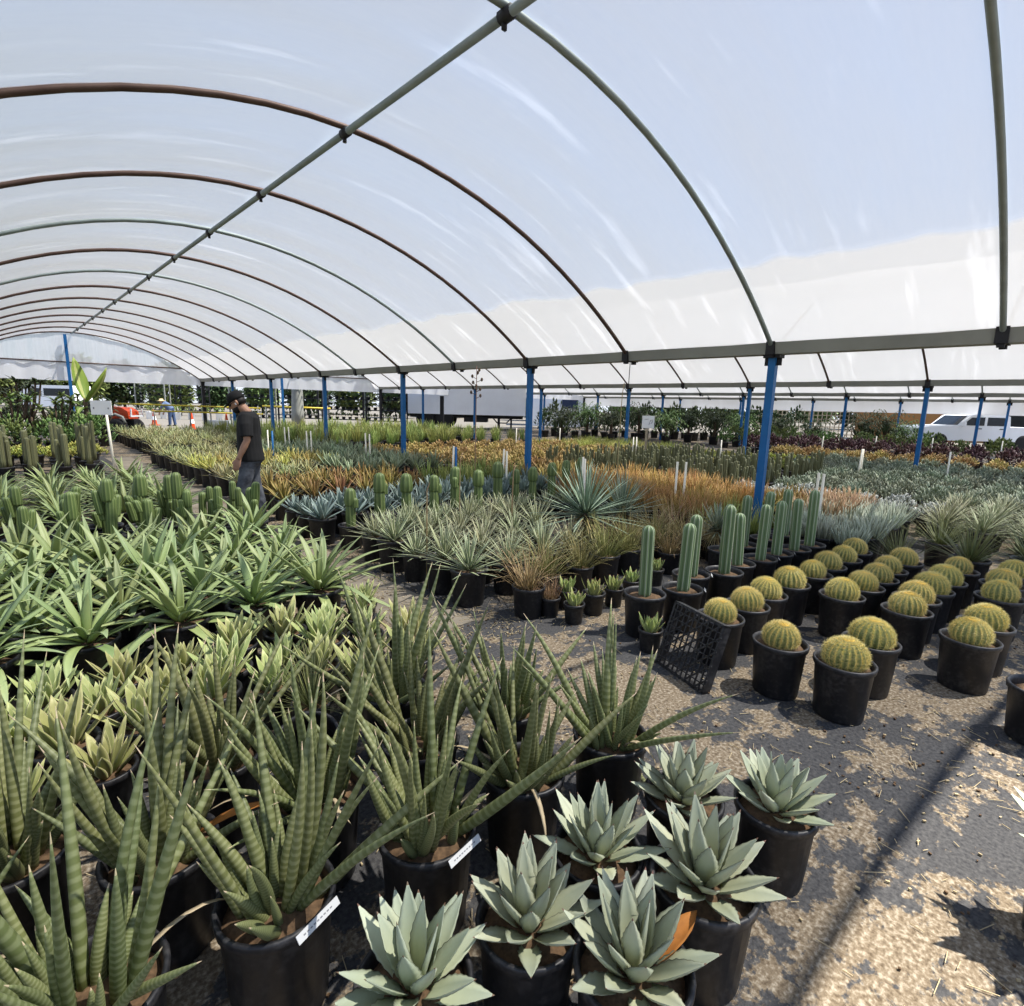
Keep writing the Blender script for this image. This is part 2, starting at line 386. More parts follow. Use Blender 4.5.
def sans_builder(seed_h):
    def b(mb, rng, z0):
        n = rng.randint(34, 44)
        for i in range(n):
            r = .085 * math.sqrt(rng.random()); a = rng.uniform(0, 6.28); az = a + rng.uniform(-.6, .6)
            lean = abs(rng.gauss(0, .27)) + r * 2.6
            if rng.random() < .16: lean += rng.uniform(.2, .45)
            L = rng.uniform(.14, .38) if rng.random() < .62 else rng.uniform(.38, .66)
            mb.leaf((r * math.cos(a), r * math.sin(a), z0 - .01), az, PI / 2 - lean, L * seed_h, rng.uniform(.011, .0175), 1, rng.uniform(-.25, .35), 9, 'spear', mi=0, wob=rng.uniform(-.25, .25), roundk=8)
    return b
def sans_extra(rng, z0, i):
    mb = MB(); h = .29
    for q in range(rng.randint(2, 4)):       # withered leaves flopping over the rim
        a = rng.uniform(0, 6.28); r = .09
        mb.leaf((r * math.cos(a), r * math.sin(a), z0 + .03), a, rng.uniform(.3, .9), rng.uniform(.16, .3), .007, .4, rng.uniform(1.3, 2.1), 7, 'spear', FLAT4, FLAT4U, .5, 0, rng.uniform(-.8, .8))
    return [('dry_leaves', mb.mesh('dry_leaves', 'dry_leaf'))]
def tag_mesh(w=.018, l=.075, ax=False):
    mb = MB(); mb.box((0, 0, 0), (l, .0022, w), 0, 0)
    for i in range(9): mb.box((-l * .34 + i * l * .08, -.0013, .0), (l * .05, .0006, w * .16), 0, 1)
    return mb.mesh('plant_tag', ['tag_white', 'ink'], False)
def barrel_parts(rng, R, ribs=20):
    mb = MB(); sp = MB(); k = ribs * 4; rs = []; vv = []; Hh = R * .86
    for j in range(15):
        th = -1.05 + (j / 14) * (1.5 + 1.05); c, s_ = math.cos(th), math.sin(th)
        rs.append([(R * c * (1, .9, .84, .9)[i % 4] * math.cos(2 * PI * i / k), R * c * (1, .9, .84, .9)[i % 4] * math.sin(2 * PI * i / k), Hh * s_) for i in range(k)]); vv.append(j / 14)
    mb.rings(rs, [1, .6, 0, .6] * ribs, vv)
    for i in range(ribs):
        a = 2 * PI * i / ribs
        for j in range(13):
            th = -.75 + (j + rng.uniform(-.15, .15)) / 12 * 2.22; c, s_ = math.cos(th), math.sin(th)
            p = Vector((R * c * math.cos(a), R * c * math.sin(a), Hh * s_)); nrm = Vector((c * math.cos(a), c * math.sin(a), s_ * 1.1)).normalized()
            t1 = Vector((-math.sin(a), math.cos(a), 0)); t2 = nrm.cross(t1)
            for q in range(9):
                w = q / 9 * 6.28 + rng.uniform(-.3, .3); d = (nrm * rng.uniform(.35, .9) + (t1 * math.cos(w) + t2 * math.sin(w)) * .9).normalized(); l = R * rng.uniform(.2, .32)
                e = d.orthogonal().normalized() * .0014; g = d.cross(e); b0 = p - nrm * .002
                sp.add([b0 + e, b0 - e * .5 + g * .87, b0 - e * .5 - g * .87, b0 + d * l], [(0, 1, 3), (1, 2, 3), (2, 0, 3)], [(0, 0), (0, 0), (0, 0), (0, 1)])
    wo = MB(); wo.lathe([(R * .3, Hh * .92), (R * .27, Hh * 1.01), (R * .14, Hh * 1.05), (R * .02, Hh * 1.04)], 14)
    return mb, sp, wo
def make_kinds():
    R = math.radians
    # foreground
    for i in range(6): pass
    kind('sansevieria', sans_builder(1.0), 'sansevieria', pot=(.146, .335), nvar=8, partname='spear_leaves', name2='potted_sansevieria', extra=sans_extra)
    kind('glaucous_agave', rosette(24, .168, .029, R(86), R(22), -.1, .2, 'agave', 5, chan=.55, r0=.042, lin=1.12, teeth=.1, wob=.06, dz=.03, lj=.1), 'glaucous_agave', pot=(.135, .285), nvar=5, partname='leaf_rosette', name2='potted_agave', drop=.028)
    kind('pale_agave', rosette(20, .2, .0225, R(88), R(42), -.1, .2, 'broad', 5, chan=.45, r0=.03, lin=.85, lj=.16), 'pale_agave', pot=(.105, .2), nvar=5, partname='leaf_rosette', name2='potted_pale_agave')
    kind('floppy_agave', rosette(24, .56, .027, R(82), R(0), .85, .16, 'lance', 8, chan=.5, r0=.035, lin=.62, wob=.5, dz=.05, lj=.2, bj=.7, ej=.2), 'floppy_agave', pot=(.15, .26), nvar=6, partname='leaf_rosette', name2='potted_floppy_agave')
    def pups(mb, rng, z0):
        h = rng.uniform(.24, .42); r = rng.uniform(.036, .046); mb.ribcol(r, h, 10, (0, 0, z0 - .01), .12, .9, (rng.uniform(-.02, .02), 0), bulge=.06)
        z = z0 + h * .93; s = rng.random()
        if s < .6:
            h2 = rng.uniform(.14, .28); mb.ribcol(r * 1.04, h2, 10, (0, 0, z - .02), .12, .9, bulge=.12)
        for q in range(rng.randint(1, 3)):
            a = rng.uniform(0, 6.28); rr = r * rng.uniform(.65, .9); x, y = r * 1.5 * math.cos(a), r * 1.5 * math.sin(a)
            mb.ribcol(rr, rng.uniform(.09, .2), 9, (x, y, z0 + h * rng.uniform(.15, .72)), .12, .9, (x * .5, y * .5), bulge=.1)
    kind('segmented_cactus', pups, 'green_cactus', pot=(.13, .24), nvar=8, partname='stem', name2='potted_cactus')
    # columns
    def col(mb, rng, z0):
        mb.ribcol(rng.uniform(.043, .05), rng.uniform(.43, .62), 7, (0, 0, z0 - .01), .34, 1.0, (rng.uniform(-.02, .02), rng.uniform(-.02, .02)))
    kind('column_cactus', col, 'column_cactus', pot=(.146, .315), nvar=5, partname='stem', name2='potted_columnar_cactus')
    def two(mb, rng, z0):
        h = rng.uniform(.28, .36); r = .055; mb.ribcol(r, h, 8, (0, 0, z0 - .01), .15, .8, bulge=.08)
        mb.ribcol(r * rng.uniform(.95, 1.25), rng.uniform(.16, .26), 8, (0, 0, z0 + h - .04), .15, .85, bulge=.15)
        if rng.random() < .5: mb.ribcol(r * .7, .12, 8, (r * 1.1, 0, z0 + h * .8), .15, .9)
    kind('tiered_cactus', two, 'green_cactus', nvar=4, partname='stem', name2='potted_tiered_cactus')
    kind('small_aloe', rosette(18, .15, .021, R(88), R(50), -.35, .3, 'lance', 5, chan=.4, r0=.02, lin=.85), 'small_aloe', pot=(.085, .17), nvar=3, partname='leaf_rosette', name2='potted_small_aloe')
    kind('dry_grass', clump(110, .06, .42, .0045, R(25), 'grass', 1.7, 0, 7, .35), 'dry_grass', pot=(.13, .25), nvar=3, name2='potted_dry_grass', partname='grass_blades')
    kind('olive_grass', clump(130, .07, .4, .0045, R(30), 'grass', 1.4, 0, 7, .35), 'olive_grass', pot=(.13, .25), nvar=3, name2='potted_sedge', partname='grass_blades')
    kind('straw_tuft', clump(60, .06, .2, .004, R(60), 'grass', .4, 0, 4, .3), 'dry_grass', pot=(.085, .17), nvar=1, name2='potted_straw_tuft', partname='grass_blades')
    kind('grey_yucca', rosette(52, .34, .0105, R(86), R(6), .15, .22, 'sword', 4, FLAT4, FLAT4U, .4, r0=.02, dz=.05, lin=.8), 'grey_yucca', nvar=4, name2='potted_grey_yucca', partname='leaf_rosette')
    kind('blue_agave', rosette(24, .27, .024, R(86), R(18), -.08, .22, 'lance', 5, chan=.45, r0=.03, dz=.05, lin=.8), 'blue_agave', nvar=4, name2='potted_blue_agave', partname='leaf_rosette')
    kind('orange_aloe', rosette(26, .33, .017, R(84), R(18), -.25, .3, 'lance', 5, FLAT4, FLAT4U, .4, r0=.03, dz=.05), 'orange_aloe', nvar=3, name2='potted_orange_aloe', partname='leaf_rosette')
    kind('red_aloe', rosette(26, .33, .017, R(86), R(25), -.25, .3, 'lance', 5, FLAT4, FLAT4U, .4, r0=.03, dz=.05), 'red_aloe', nvar=1, name2='potted_red_aloe', partname='leaf_rosette')
    kind('dasylirion', clump(120, .03, .5, .0048, R(8), 'grass', .45, 0, 5, .2), 'dasylirion', nvar=3, name2='potted_dasylirion', partname='leaf_rosette', pot=(.15, .28))
    # far beds: one mesh per plant
    m = dict(merged=True)
    kind('far_floppy', rosette(22, .55, .0225, R(82), R(4), .8, .16, 'lance', 6, FLAT4, FLAT4U, .5, r0=.03, lin=.65, wob=.4, bj=.6), 'floppy_agave', pot=(.15, .26), nvar=4, name2='potted_floppy_agave', **m)
    kind('far_orange', rosette(22, .33, .018, R(84), R(18), -.2, .3, 'lance', 4, FLAT4, FLAT4U, .4, r0=.03, dz=.05), 'orange_aloe', name2='potted_orange_aloe', **m)
    kind('variegated', rosette(26, .28, .016, R(84), R(10), -.1, .25, 'sword', 4, FLAT4, FLAT4U, .4, r0=.03, dz=.04), 'variegated', name2='potted_variegated_agave', **m)
    kind('yellow_variegated', rosette(26, .32, .017, R(84), R(10), -.1, .25, 'sword', 4, FLAT4, FLAT4U, .4, r0=.03, dz=.04), 'yellow_variegated', name2='potted_yellow_agave', **m)
    kind('blue_green', rosette(24, .38, .02, R(86), R(25), -.05, .22, 'lance', 4, FLAT4, FLAT4U, .45, r0=.03, dz=.05), 'blue_green_agave', name2='potted_blue_green_agave', **m)
    kind('green_blade', clump(34, .09, .48, .013, R(58), 'sword', .15, 0, 4, .3), 'green_blade', name2='potted_green_blade_plant', **m)
    kind('fire_stick', clump(90, .14, .34, .006, R(48), 'stick', .1, 4, 3, .3), 'fire_stick', name2='potted_fire_stick_plant', **m)
    kind('yellow_stick', clump(80, .13, .3, .006, R(48), 'stick', .1, 4, 3, .3), 'yellow_stick', name2='potted_yellow_stick_plant', **m)
    def thin_cols(mb, rng, z0):
        for q in range(7):
            r = .1 * math.sqrt(rng.random()); a = rng.uniform(0, 6.28)
            mb.ribcol(rng.uniform(.018, .028), rng.uniform(.22, .5), 5, (r * math.cos(a), r * math.sin(a), z0 - .01), .35, 1.2, (r * .4 * math.cos(a), r * .4 * math.sin(a)), n=3)
    kind('olive_column', thin_cols, 'dark_cactus', name2='potted_spurge', **m)
    kind('silver_bush', mound(170, .24, .26, .075, .014), 'silver_bush', nvar=4, name2='potted_silver_succulent', pot=(.14, .22), **m)
    kind('golden_succulent', mound(130, .22, .24, .08, .02), 'golden_succulent', nvar=4, name2='potted_golden_succulent', pot=(.14, .25), **m)
    kind('pink_sticks', clump(70, .13, .26, .008, R(50), 'stick', .1, 4, 3, .3), 'pink_sticks', name2='potted_pink_finger_succulent', **m)
    kind('white_succulent', mound(110, .2, .2, .07, .02), 'white_succulent', nvar=2, name2='potted_white_succulent', pot=(.14, .25), **m)
    kind('chalk_stick', clump(80, .13, .24, .0075, R(58), 'stick', .1, 4, 3, .3), 'chalk_stick', nvar=3, name2='potted_chalk_stick_succulent', **m)
    kind('far_yucca', rosette(70, .36, .0085, R(86), R(4), .1, .25, 'sword', 3, FLAT4, FLAT4U, .4, r0=.02, dz=.05, lin=.8), 'grey_yucca', nvar=3, name2='potted_grey_yucca', **m)
    kind('far_dasylirion', clump(110, .03, .48, .006, R(8), 'grass', .4, 0, 4, .2), 'dasylirion', nvar=3, name2='potted_dasylirion', pot=(.15, .28), **m)
    kind('purple_shrub', mound(120, .35, .55, .12, .035), 'purple_leaf', nvar=3, name2='potted_purple_shrub', pot=(.17, .3), **m)
    kind('green_shrub', mound(170, .45, .75, .13, .035), 'mid_leaf', nvar=3, name2='potted_green_shrub', pot=(.17, .3), **m)
    kind('dark_shrub', mound(190, .5, 1.0, .14, .04), 'dark_leaf', nvar=3, name2='potted_dark_shrub', pot=(.17, .3), **m)
    kind('lime_cover', mound(120, .25, .14, .06, .016), 'yellow_stick', nvar=2, name2='potted_lime_succulent', pot=(.14, .2), **m)
    def dark_cols(mb, rng, z0):
        for q in range(rng.randint(2, 5)):
            a = rng.uniform(0, 6.28); mb.ribcol(rng.uniform(.032, .046), rng.uniform(.4, .85), 9, (.08 * math.cos(a), .08 * math.sin(a), z0 - .01), .15, .9, n=4)
    kind('dark_column', dark_cols, 'dark_cactus', nvar=3, name2='potted_dusky_cactus', **m)

# ------------------------------------------------------------------ the setting
GX = [-2.07, 7.07, 16.21, 25.35, 34.49]
YEND, YFAR = -1.02, 28.25
HOOPY = [YEND] + [.71 + 2.115 * i for i in range(13)] + [YFAR]
RISE = {0: 1.68, 1: 1.65, 2: 1.65, 3: 1.65}
GZ = 2.33
def arch(b, t):
    """point of bay b's roof curve, t in -1..1 across"""
    return (GX[b] + 4.57 * (1 + t) if b else 2.53 + (4.54 if t > 0 else 3.95) * t), GZ + RISE[b] * (1 - min(1, abs(t)) ** 2)
def tparam(n): return [math.sin(-PI / 2 + PI * i / n) for i in range(n + 1)]
def build_setting():
    mb = MB(); n = 60
    mb.add([(-60, -40, 0), (60, -40, 0), (60, 30, 0), (-60, 30, 0)], [(0, 1, 2, 3)])
    tag(put('ground', mb.mesh('ground', 'ground')), 'dusty black weed-mat ground strewn with tan grit', kind='structure')
    mb = MB(); mb.add([(-150, 28.6, .005), (150, 28.6, .005), (150, 160, .005), (-150, 160, .005)], [(0, 1, 2, 3)]); mb.add([(35.5, -80, .005), (150, -80, .005), (150, 28.6, .005), (35.5, 28.6, .005)], [(0, 1, 2, 3)])
    tag(put('road', mb.mesh('road', 'concrete')), 'pale concrete yard beyond the greenhouse', kind='structure')
    mb = MB(); a = [(1.95, 3.3), (2.5, 3.3), (2.5, 16.5), (2.0, 16.5)]; 
    NX = 16; pts = []
    for i in range(NX + 1):
        y = 3.0 + i * .9; pts += [(1.95 + RNG.uniform(-.08, .08), y, .004), (2.48 + RNG.uniform(-.08, .08), y, .004)]
    mb.add(pts, [(2 * i, 2 * i + 1, 2 * i + 3, 2 * i + 2) for i in range(NX)])
    tag(put('path', mb.mesh('path', 'path')), 'pale trodden strip of the aisle between the beds', kind='structure')
    # roof films, one per bay
    ts = [t * .974 for t in tparam(28)]
    for b in range(4):
        mb = MB(); ys = []
        for i in range(len(HOOPY) - 1):
            for q in range(4): ys.append((HOOPY[i] + (HOOPY[i + 1] - HOOPY[i]) * q / 4, math.sin(PI * q / 4)))
        ys.append((HOOPY[-1], 0)); k = len(ts); vs = []
        for y, s in ys:
            for t in ts:
                x, z = arch(b, t); sag = .05 * s * (1 - t * t) ** .5
                vs.append((x, y, z + .025 - sag + .006 * math.sin(y * 3.1 + x * 2)))
        fs = [(j * k + i, j * k + i + 1, (j + 1) * k + i + 1, (j + 1) * k + i) for j in range(len(ys) - 1) for i in range(k - 1)]
        mb.add(vs, fs)
        nm = ('near', 'second', 'third', 'farthest')[b]
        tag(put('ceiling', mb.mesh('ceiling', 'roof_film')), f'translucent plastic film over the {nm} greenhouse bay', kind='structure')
    # gable films at the far end, white curtain below
    for b in range(4):
        mb = MB(); tt = tparam(24); top = [arch(b, t) for t in tt]; zb = 2.84; vs = []
        for x, z in top: vs += [(x, YFAR + .03 + .02 * math.sin(x * 9), min(z, 9)), (x, YFAR + .03 + .03 * math.sin(x * 7), min(zb, z))]
        mb.add(vs, [(2 * i, 2 * i + 1, 2 * i + 3, 2 * i + 2) for i in range(len(tt) - 1)])
        g = tag(put('wall_far', mb.mesh('wall_far', 'gable_film')), f'wrinkled plastic gable closing the far end of the {("near", "second", "third", "farthest")[b]} bay', kind='structure')
        cb = MB(); nn = 60; vs = []
        for i in range(nn + 1):
            x = GX[b] + .02 + 9.1 * i / nn; zt = min(2.84, arch(b, max(-1, min(1, (x - GX[b]) / 4.57 - 1)))[1]); y = YFAR + .05 + .025 * math.sin(x * 8)
            vs += [(x, y, zt), (x, y + .01, 2.13)]
        cb.add(vs, [(2 * i, 2 * i + 1, 2 * i + 3, 2 * i + 2) for i in range(nn)])
        put('curtain', cb.mesh('curtain', 'curtain_film'), g)
        br = MB(); br.tube([(GX[b] + .3, YFAR, 2.85), (GX[b] + 8.84, YFAR, 2.85)], .025); put('crossbar', br.mesh('crossbar', 'pipe_rust'), g)
    mb = MB(); vs = []
    for i in range(81):
        y = YEND + (YFAR - YEND) * i / 80; vs += [(34.68 + .02 * math.sin(y * 6), y, 2.45), (34.68, y, 1.72)]
    mb.add(vs, [(2 * i, 2 * i + 1, 2 * i + 3, 2 * i + 2) for i in range(80)])
    tag(put('wall_right', mb.mesh('wall_right', 'curtain_film')), 'rolled-down white side curtain under the farthest gutter', kind='structure')
    # hoops
    bayn = ('near', 'second', 'third', 'farthest')
    for b in range(4):
        tp = [arch(b, t) for t in tparam(36)]
        for i, y in enumerate(HOOPY):
            me_key = ('hoop', b, i in (0, 1, 2, 5, 7))
            if me_key not in MESHES:
                mb = MB(); mb.tube([(x, 0, z) for x, z in tp], .027 if b == 0 else .025, 8)
                MESHES[me_key] = mb.mesh('roof_hoop', 'pipe_green' if (b == 0 and i in (0, 1, 2, 5, 7)) or b > 1 else 'pipe_rust')
            tag(put('roof_hoop', MESHES[me_key], None, (0, y, 0)), f'curved roof pipe of the {bayn[b]} bay, {ORD[i]} hoop from the sunlit open end', 'roof hoop', f'roof hoops of the {bayn[b]} bay')
        r = thing('ridge_pipe', f'straight ridge pipe running under the hoops of the {bayn[b]} bay', 'ridge pipe', (arch(b, 0)[0], 0, GZ + RISE[b] - .045))
        mb = MB(); mb.tube([(0, YEND, 0), (0, YFAR, 0)], .03, 10); part('pipe', mb, 'pipe_green', r)
        if 'clamp' not in MESHES:
            mb = MB(); mb.tube([(0, -.05, 0), (0, .05, 0)], .042, 10); mb.box((0, .02, -.05), (.03, .02, .05)); mb.box((.03, 0, .03), (.02, .07, .05)); MESHES['clamp'] = mb.mesh('clamp', 'dark_steel')
        for y in HOOPY[1:-1]: put('clamp', MESHES['clamp'], r, (0, y, 0))
    # gutters
    for g in range(1, 5):
        r = thing('gutter', f'grey metal roof gutter, {ORD[g - 1]} one counted from the barrel cacti outward' if g > 1 else 'grey metal roof gutter nearest the camera, above the barrel cacti', 'gutter', (GX[g], 0, 0))
        mb = MB(); mb.prism([(-.13, 2.45), (-.1, 2.31), (.1, 2.31), (.13, 2.45), (.118, 2.45), (.09, 2.322), (-.09, 2.322), (-.118, 2.45)], YEND, YFAR); part('channel', mb, 'gutter_metal', r, False)
        if 'gclamp' not in MESHES:
            mb = MB(); mb.box((0, 0, 2.385), (.29, .1, .16)); mb.box((-.1, 0, 2.3), (.05, .06, .06)); mb.box((.1, 0, 2.3), (.05, .06, .06)); MESHES['gclamp'] = mb.mesh('bracket', 'dark_steel', False)
        for y in HOOPY[1:-1]: put('bracket', MESHES['gclamp'], r, (0, y, 0))
    # posts
    mb = MB(); mb.box((0, 0, 1.155), (.088, .088, 2.31)); MESHES['post'] = mb.mesh('shaft', 'blue_paint', False)
    mb = MB(); mb.box((0, 0, 1.155), (.13, .13, 2.31)); MESHES['postd'] = mb.mesh('shaft', 'dark_steel', False)
    mb = MB(); mb.box((0, 0, 2.29), (.15, .2, .04)); mb.box((0, .07, 2.23), (.02, .06, .1)); mb.box((0, -.07, 2.23), (.02, .06, .1)); MESHES['head'] = mb.mesh('head_bracket', 'dark_steel', False)
    mb = MB(); mb.box((0, 0, .01), (.2, .2, .02)); MESHES['plate'] = mb.mesh('base_plate', 'dark_steel', False)
    for g in range(1, 5):
        ys = [2.825 + 4.23 * i for i in range(6)] + [YFAR]
        for i, y in enumerate(ys):
            dark = y == YFAR
            w = ('nearest', 'second', 'third', 'fourth')[g - 1]
            r = thing('dark_post' if dark else 'blue_post', f'{"dark steel end" if dark else "blue square steel"} post under the {w} gutter' + ('' if dark else f', {ORD[i]} from the sunlit end'), 'post', (GX[g], y, 0), 0, f'posts under the {w} gutter')
            put('shaft', MESHES['postd' if dark else 'post'], r); put('head_bracket', MESHES['head'], r); put('base_plate', MESHES['plate'], r)
    for b, px in ((0, 57), ):
        r = thing('gable_post', 'slim blue post standing in the middle of the far gable', 'post', (2.3, YFAR - .16, 0)); mb = MB(); mb.box((0, 0, 1.95), (.1, .08, 3.9)); part('shaft', mb, 'blue_paint', r, False); put('base_plate', MESHES['plate'], r)
    r = thing('gable_post', 'slim blue post seen behind the man, standing in the second bay gable', 'post', (10.6, YFAR - .16, 0)); mb = MB(); mb.box((0, 0, 1.9), (.1, .08, 3.8)); part('shaft', mb, 'blue_paint', r, False); put('base_plate', MESHES['plate'], r)
    # loose grit and straw on the ground near the camera
    mb = MB(); rg = random.Random(5)
    for i in range(9000):
        x = rg.uniform(-.3, 7.5); y = rg.uniform(-1.2, 3.6) if i % 3 else rg.uniform(2.6, 9); 
        if i % 3 == 0: x = rg.uniform(1.9, 2.7)
        n = math.sin(x * 2.3 + 1) * math.sin(y * 2.9) + rg.uniform(-.8, .8)
        if n < -.2: continue
        a = rg.uniform(0, 6.28)
        if rg.random() < .45: mb.box((x, y, .008), (rg.uniform(.02, .08), .0022, .0022), a, 0)
        else: mb.box((x, y, .006), (rg.uniform(.005, .015), rg.uniform(.004, .011), rg.uniform(.003, .008)), a, 1 if rg.random() < .4 else 2)
    tag(put('ground_litter', mb.mesh('ground_litter', ['litter_straw', 'soil', 'litter_straw'], False)), 'straw bits and wood chips scattered over the weed mat', 'litter', kind='stuff')
MESHES = {}

# ------------------------------------------------------------------ plants in the near beds
def sansevierias():
    P = [(.41, 1.30, 'front row, leftmost of the four, long white tag on the rim'), (.84, 1.23, 'front row, second of the four, long white tag on the rim'), (1.26, 1.23, 'front row, third of the four, one withered leaf hanging down the pot'), (1.67, 1.15, 'front row, rightmost of the four, pale dried leaves over the rim'),
         (.02, 1.33, 'nearest the bottom left corner'), (-.27, 1.55, 'cut by the left edge, behind the corner one'), (.22, 1.68, 'behind the leftmost front pot, yellowed leaf lying across'), (.66, 1.62, 'behind the gap between first and second front pots'),
         (-.1, 1.93, 'third row, tall leaves before the pale agaves at left'), (1.08, 1.62, 'second row, behind the second and third front pots'), (1.5, 1.58, 'second row, behind the third and fourth front pots'), (.46, 2.02, 'third row, left of the empty tilted pot'), (1.2, 2.02, 'third row, behind the second row near the aisle'), (-.42, 1.95, 'third row at the left edge')]
    for i, (x, y, w) in enumerate(P):
        t = plant('sansevieria', x, y, 'banded spear-leaved plant, ' + w, 'potted plant', 'spear-leaved plants in black pots', rz=[2.6, 2.2, 4.0, 5.4, .9, 1.7, 3.1, 2.6, 5.0, .5, 4.4, 1.2, 3.6, 2.0][i], sc=1.0)
        if i in (0, 1):
            g = put('plant_tag', TAGL, t); a = {0: -1.25, 1: -1.4}[i] - t.rotation_euler.z
            g.location = (.158 * math.cos(a), .158 * math.sin(a), .337); g.rotation_euler = (-.6, 0, a + PI / 2); g['label'] = 'long white plant tag'
        if i in (3, ):
            mb = MB()
            for q, a0 in enumerate((-.9, -1.3, .6)): mb.leaf((.1 * math.cos(a0), .1 * math.sin(a0), .335), a0, 1.0, .2, .011, .3, 2.6, 8, 'sword', FLAT4, FLAT4U, .4, 0, .5)
            part('dry_leaves', mb, 'dry_leaf', t, label='pale dried leaves draped over the rim').rotation_euler = (0, 0, -t.rotation_euler.z - .6)
        if i == 2:
            mb = MB(); mb.leaf((.0, -.11, .33), -PI / 2, .5, .24, .008, .3, 2.2, 8, 'sword', FLAT4, FLAT4U, .4, 0, .1); part('dry_leaves', mb, 'dry_leaf', t, label='one long withered leaf').rotation_euler = (0, 0, -t.rotation_euler.z - .55)
        if i == 6:
            mb = MB(); mb.leaf((.08, -.03, .335), -.5, .6, .28, .02, .2, .9, 7, 'lance', LENS, LENSU, .3); part('dry_leaves', mb, 'dry_orange', t, label='orange-brown dying leaf').rotation_euler = (0, 0, -t.rotation_euler.z)
    # empty tilted pot
    t = thing('empty_pot', 'empty black nursery pot tilted among the spear-leaved plants', 'plant pot', (.86, 2.12, .02)); mb = MB(); pot_mb(mb, .13, .26); part('pot', mb, 'black_plastic', t); mb = MB(); soil_mb(mb, .12, .1, random.Random(2)); part('soil', mb, 'soil', t); t.rotation_euler = (.42, -.3, 0)
    plant('dasylirion', .98, 2.42, 'thin spiky green plant behind the empty tilted pot', 'potted plant', rz=1, sc=.62)
    # a stray leaf resting on the ground
    mb = MB(); mb.leaf((1.93, 1.18, .02), -2.2, .2, .5, .011, 1, .5, 9, 'spear', roundk=8); tag(put('fallen_leaf', mb.mesh('fallen_leaf', 'sansevieria')), 'long banded leaf lying by the rightmost spear-leaved pot', 'leaf')
def fg_agaves():
    P = [(.54, .86, 'cut by the bottom edge, left of the three nearest'), (.85, .79, 'full rosette left of centre at the bottom'), (1.17, .81, 'with bare brown soil, behind the fuller rosettes'), (1.60, .76, 'back row, right of the one with bare soil'), (.95, .53, 'bottom centre, dry orange leaf at its right'), (1.3, .53, 'broad leaves and brown scar, two white tags behind it'), (1.80, .52, 'rightmost of the group, narrower leaves')]
    rz = [.4, 1.3, 2.5, 3.9, 5.2, .2, 1.9]
    for i, (x, y, w) in enumerate(P):
        t = plant('glaucous_agave', x + .04, y + .044, 'grey-green toothed agave in black pot, ' + w, 'potted agave', 'grey-green agaves in black pots', rz=rz[i], sc=(1, 1, 1, .98, 1.04, 1.08, .98)[i])
        if i == 4:
            mb = MB(); mb.leaf((.05, -.02, .26), -.35, .55, .17, .026, .15, .5, 6, 'broad', LENS, LENSU, .9, 0, .4); part('dry_leaf', mb, 'dry_orange', t, label='dry curled orange leaf').rotation_euler = (0, 0, -t.rotation_euler.z)
        if i in (0, 1, 3, 5):
            mb = MB(); mb.leaf((.03, -.03, .24), -1.2, .2, .1, .02, .15, .5, 5, 'broad', LENS, LENSU, .6); part('dry_leaf', mb, 'dry_leaf', t, label='small dry tan leaf').rotation_euler = (0, 0, -t.rotation_euler.z)
        if i in (2, 3):
            g = put('plant_tag', TAGS, t); a = {2: -.85, 3: -2.45}[i] - t.rotation_euler.z
            g.location = (.146 * math.cos(a), .146 * math.sin(a), .262); g['label'] = 'white plant tag'
            g.rotation_euler = (-.15 if i == 2 else -.8, 1.45 if i == 2 else .1, a + PI / 2)
def barrels():
    rows = [('back row beside the columnar cacti', [(3.27, 1.47), (3.62, 1.45), (3.96, 1.46), (4.36, 1.44), (4.78, 1.41), (5.15, 1.41), (5.53, 1.39), (5.93, 1.41)]),
            ('second row from the columnar cacti', [(3.18, 1.06), (4.38, 1.08), (4.74, 1.04), (5.08, 1.02), (5.44, 1.03), (5.86, 1.0)]),
            ('third row from the columnar cacti', [(3.19, .73), (3.61, .71), (4.4, .69), (4.75, .7), (5.08, .67), (5.44, .64), (5.93, .62)]),
            ('row by the sunlit strip', [(4.13, .32), (4.5, .29), (5.28, .29), (5.71, .31), (6.16, .28)])]
    vs = []; a = MB(); pot_mb(a, .146, .315); pm = a.mesh('pot', 'black_plastic'); a = MB(); soil_mb(a, .146, .315, RNG, drop=.03); sm = a.mesh('soil', 'soil')
    for i in range(4):
        b, s, w = barrel_parts(random.Random(40 + i), .097 + .003 * i, 18 + i % 3)
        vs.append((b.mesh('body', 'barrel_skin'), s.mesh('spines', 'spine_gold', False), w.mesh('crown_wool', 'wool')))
    c = 0
    for nm, ps in rows:
        for j, (x, y) in enumerate(ps):
            sc = RNG.uniform(.92, 1.06)
            t = thing('golden_barrel_cactus', f'golden barrel cactus, {ORD[j]} from the near end of the {nm}', 'barrel cactus', (x, y, 0), RNG.uniform(0, 6.28), 'golden barrel cacti in black pots')
            put('pot', pm, t); put('soil', sm, t); v = vs[c % 4]; c += 1
            b = put('body', v[0], t, (0, 0, .343), 0, sc); b.rotation_euler = (RNG.uniform(-.12, .12), RNG.uniform(-.12, .12), 0)
            put('spines', v[1], b); put('crown_wool', v[2], b)
    t = thing('empty_pot', 'black pot at the right edge standing in full sun', 'plant pot', (*G(1046, 690, .28)[:2], 0)); mb = MB(); pot_mb(mb, .145, .29); part('pot', mb, 'black_plastic', t); mb = MB(); soil_mb(mb, .145, .29, random.Random(2)); part('soil', mb, 'soil', t)
    plant('glaucous_agave', 2.26, -.205, 'sunlit agave whose leaf tips reach in at the lower right edge', 'potted agave', rz=2.3, sc=1.15, var=2)
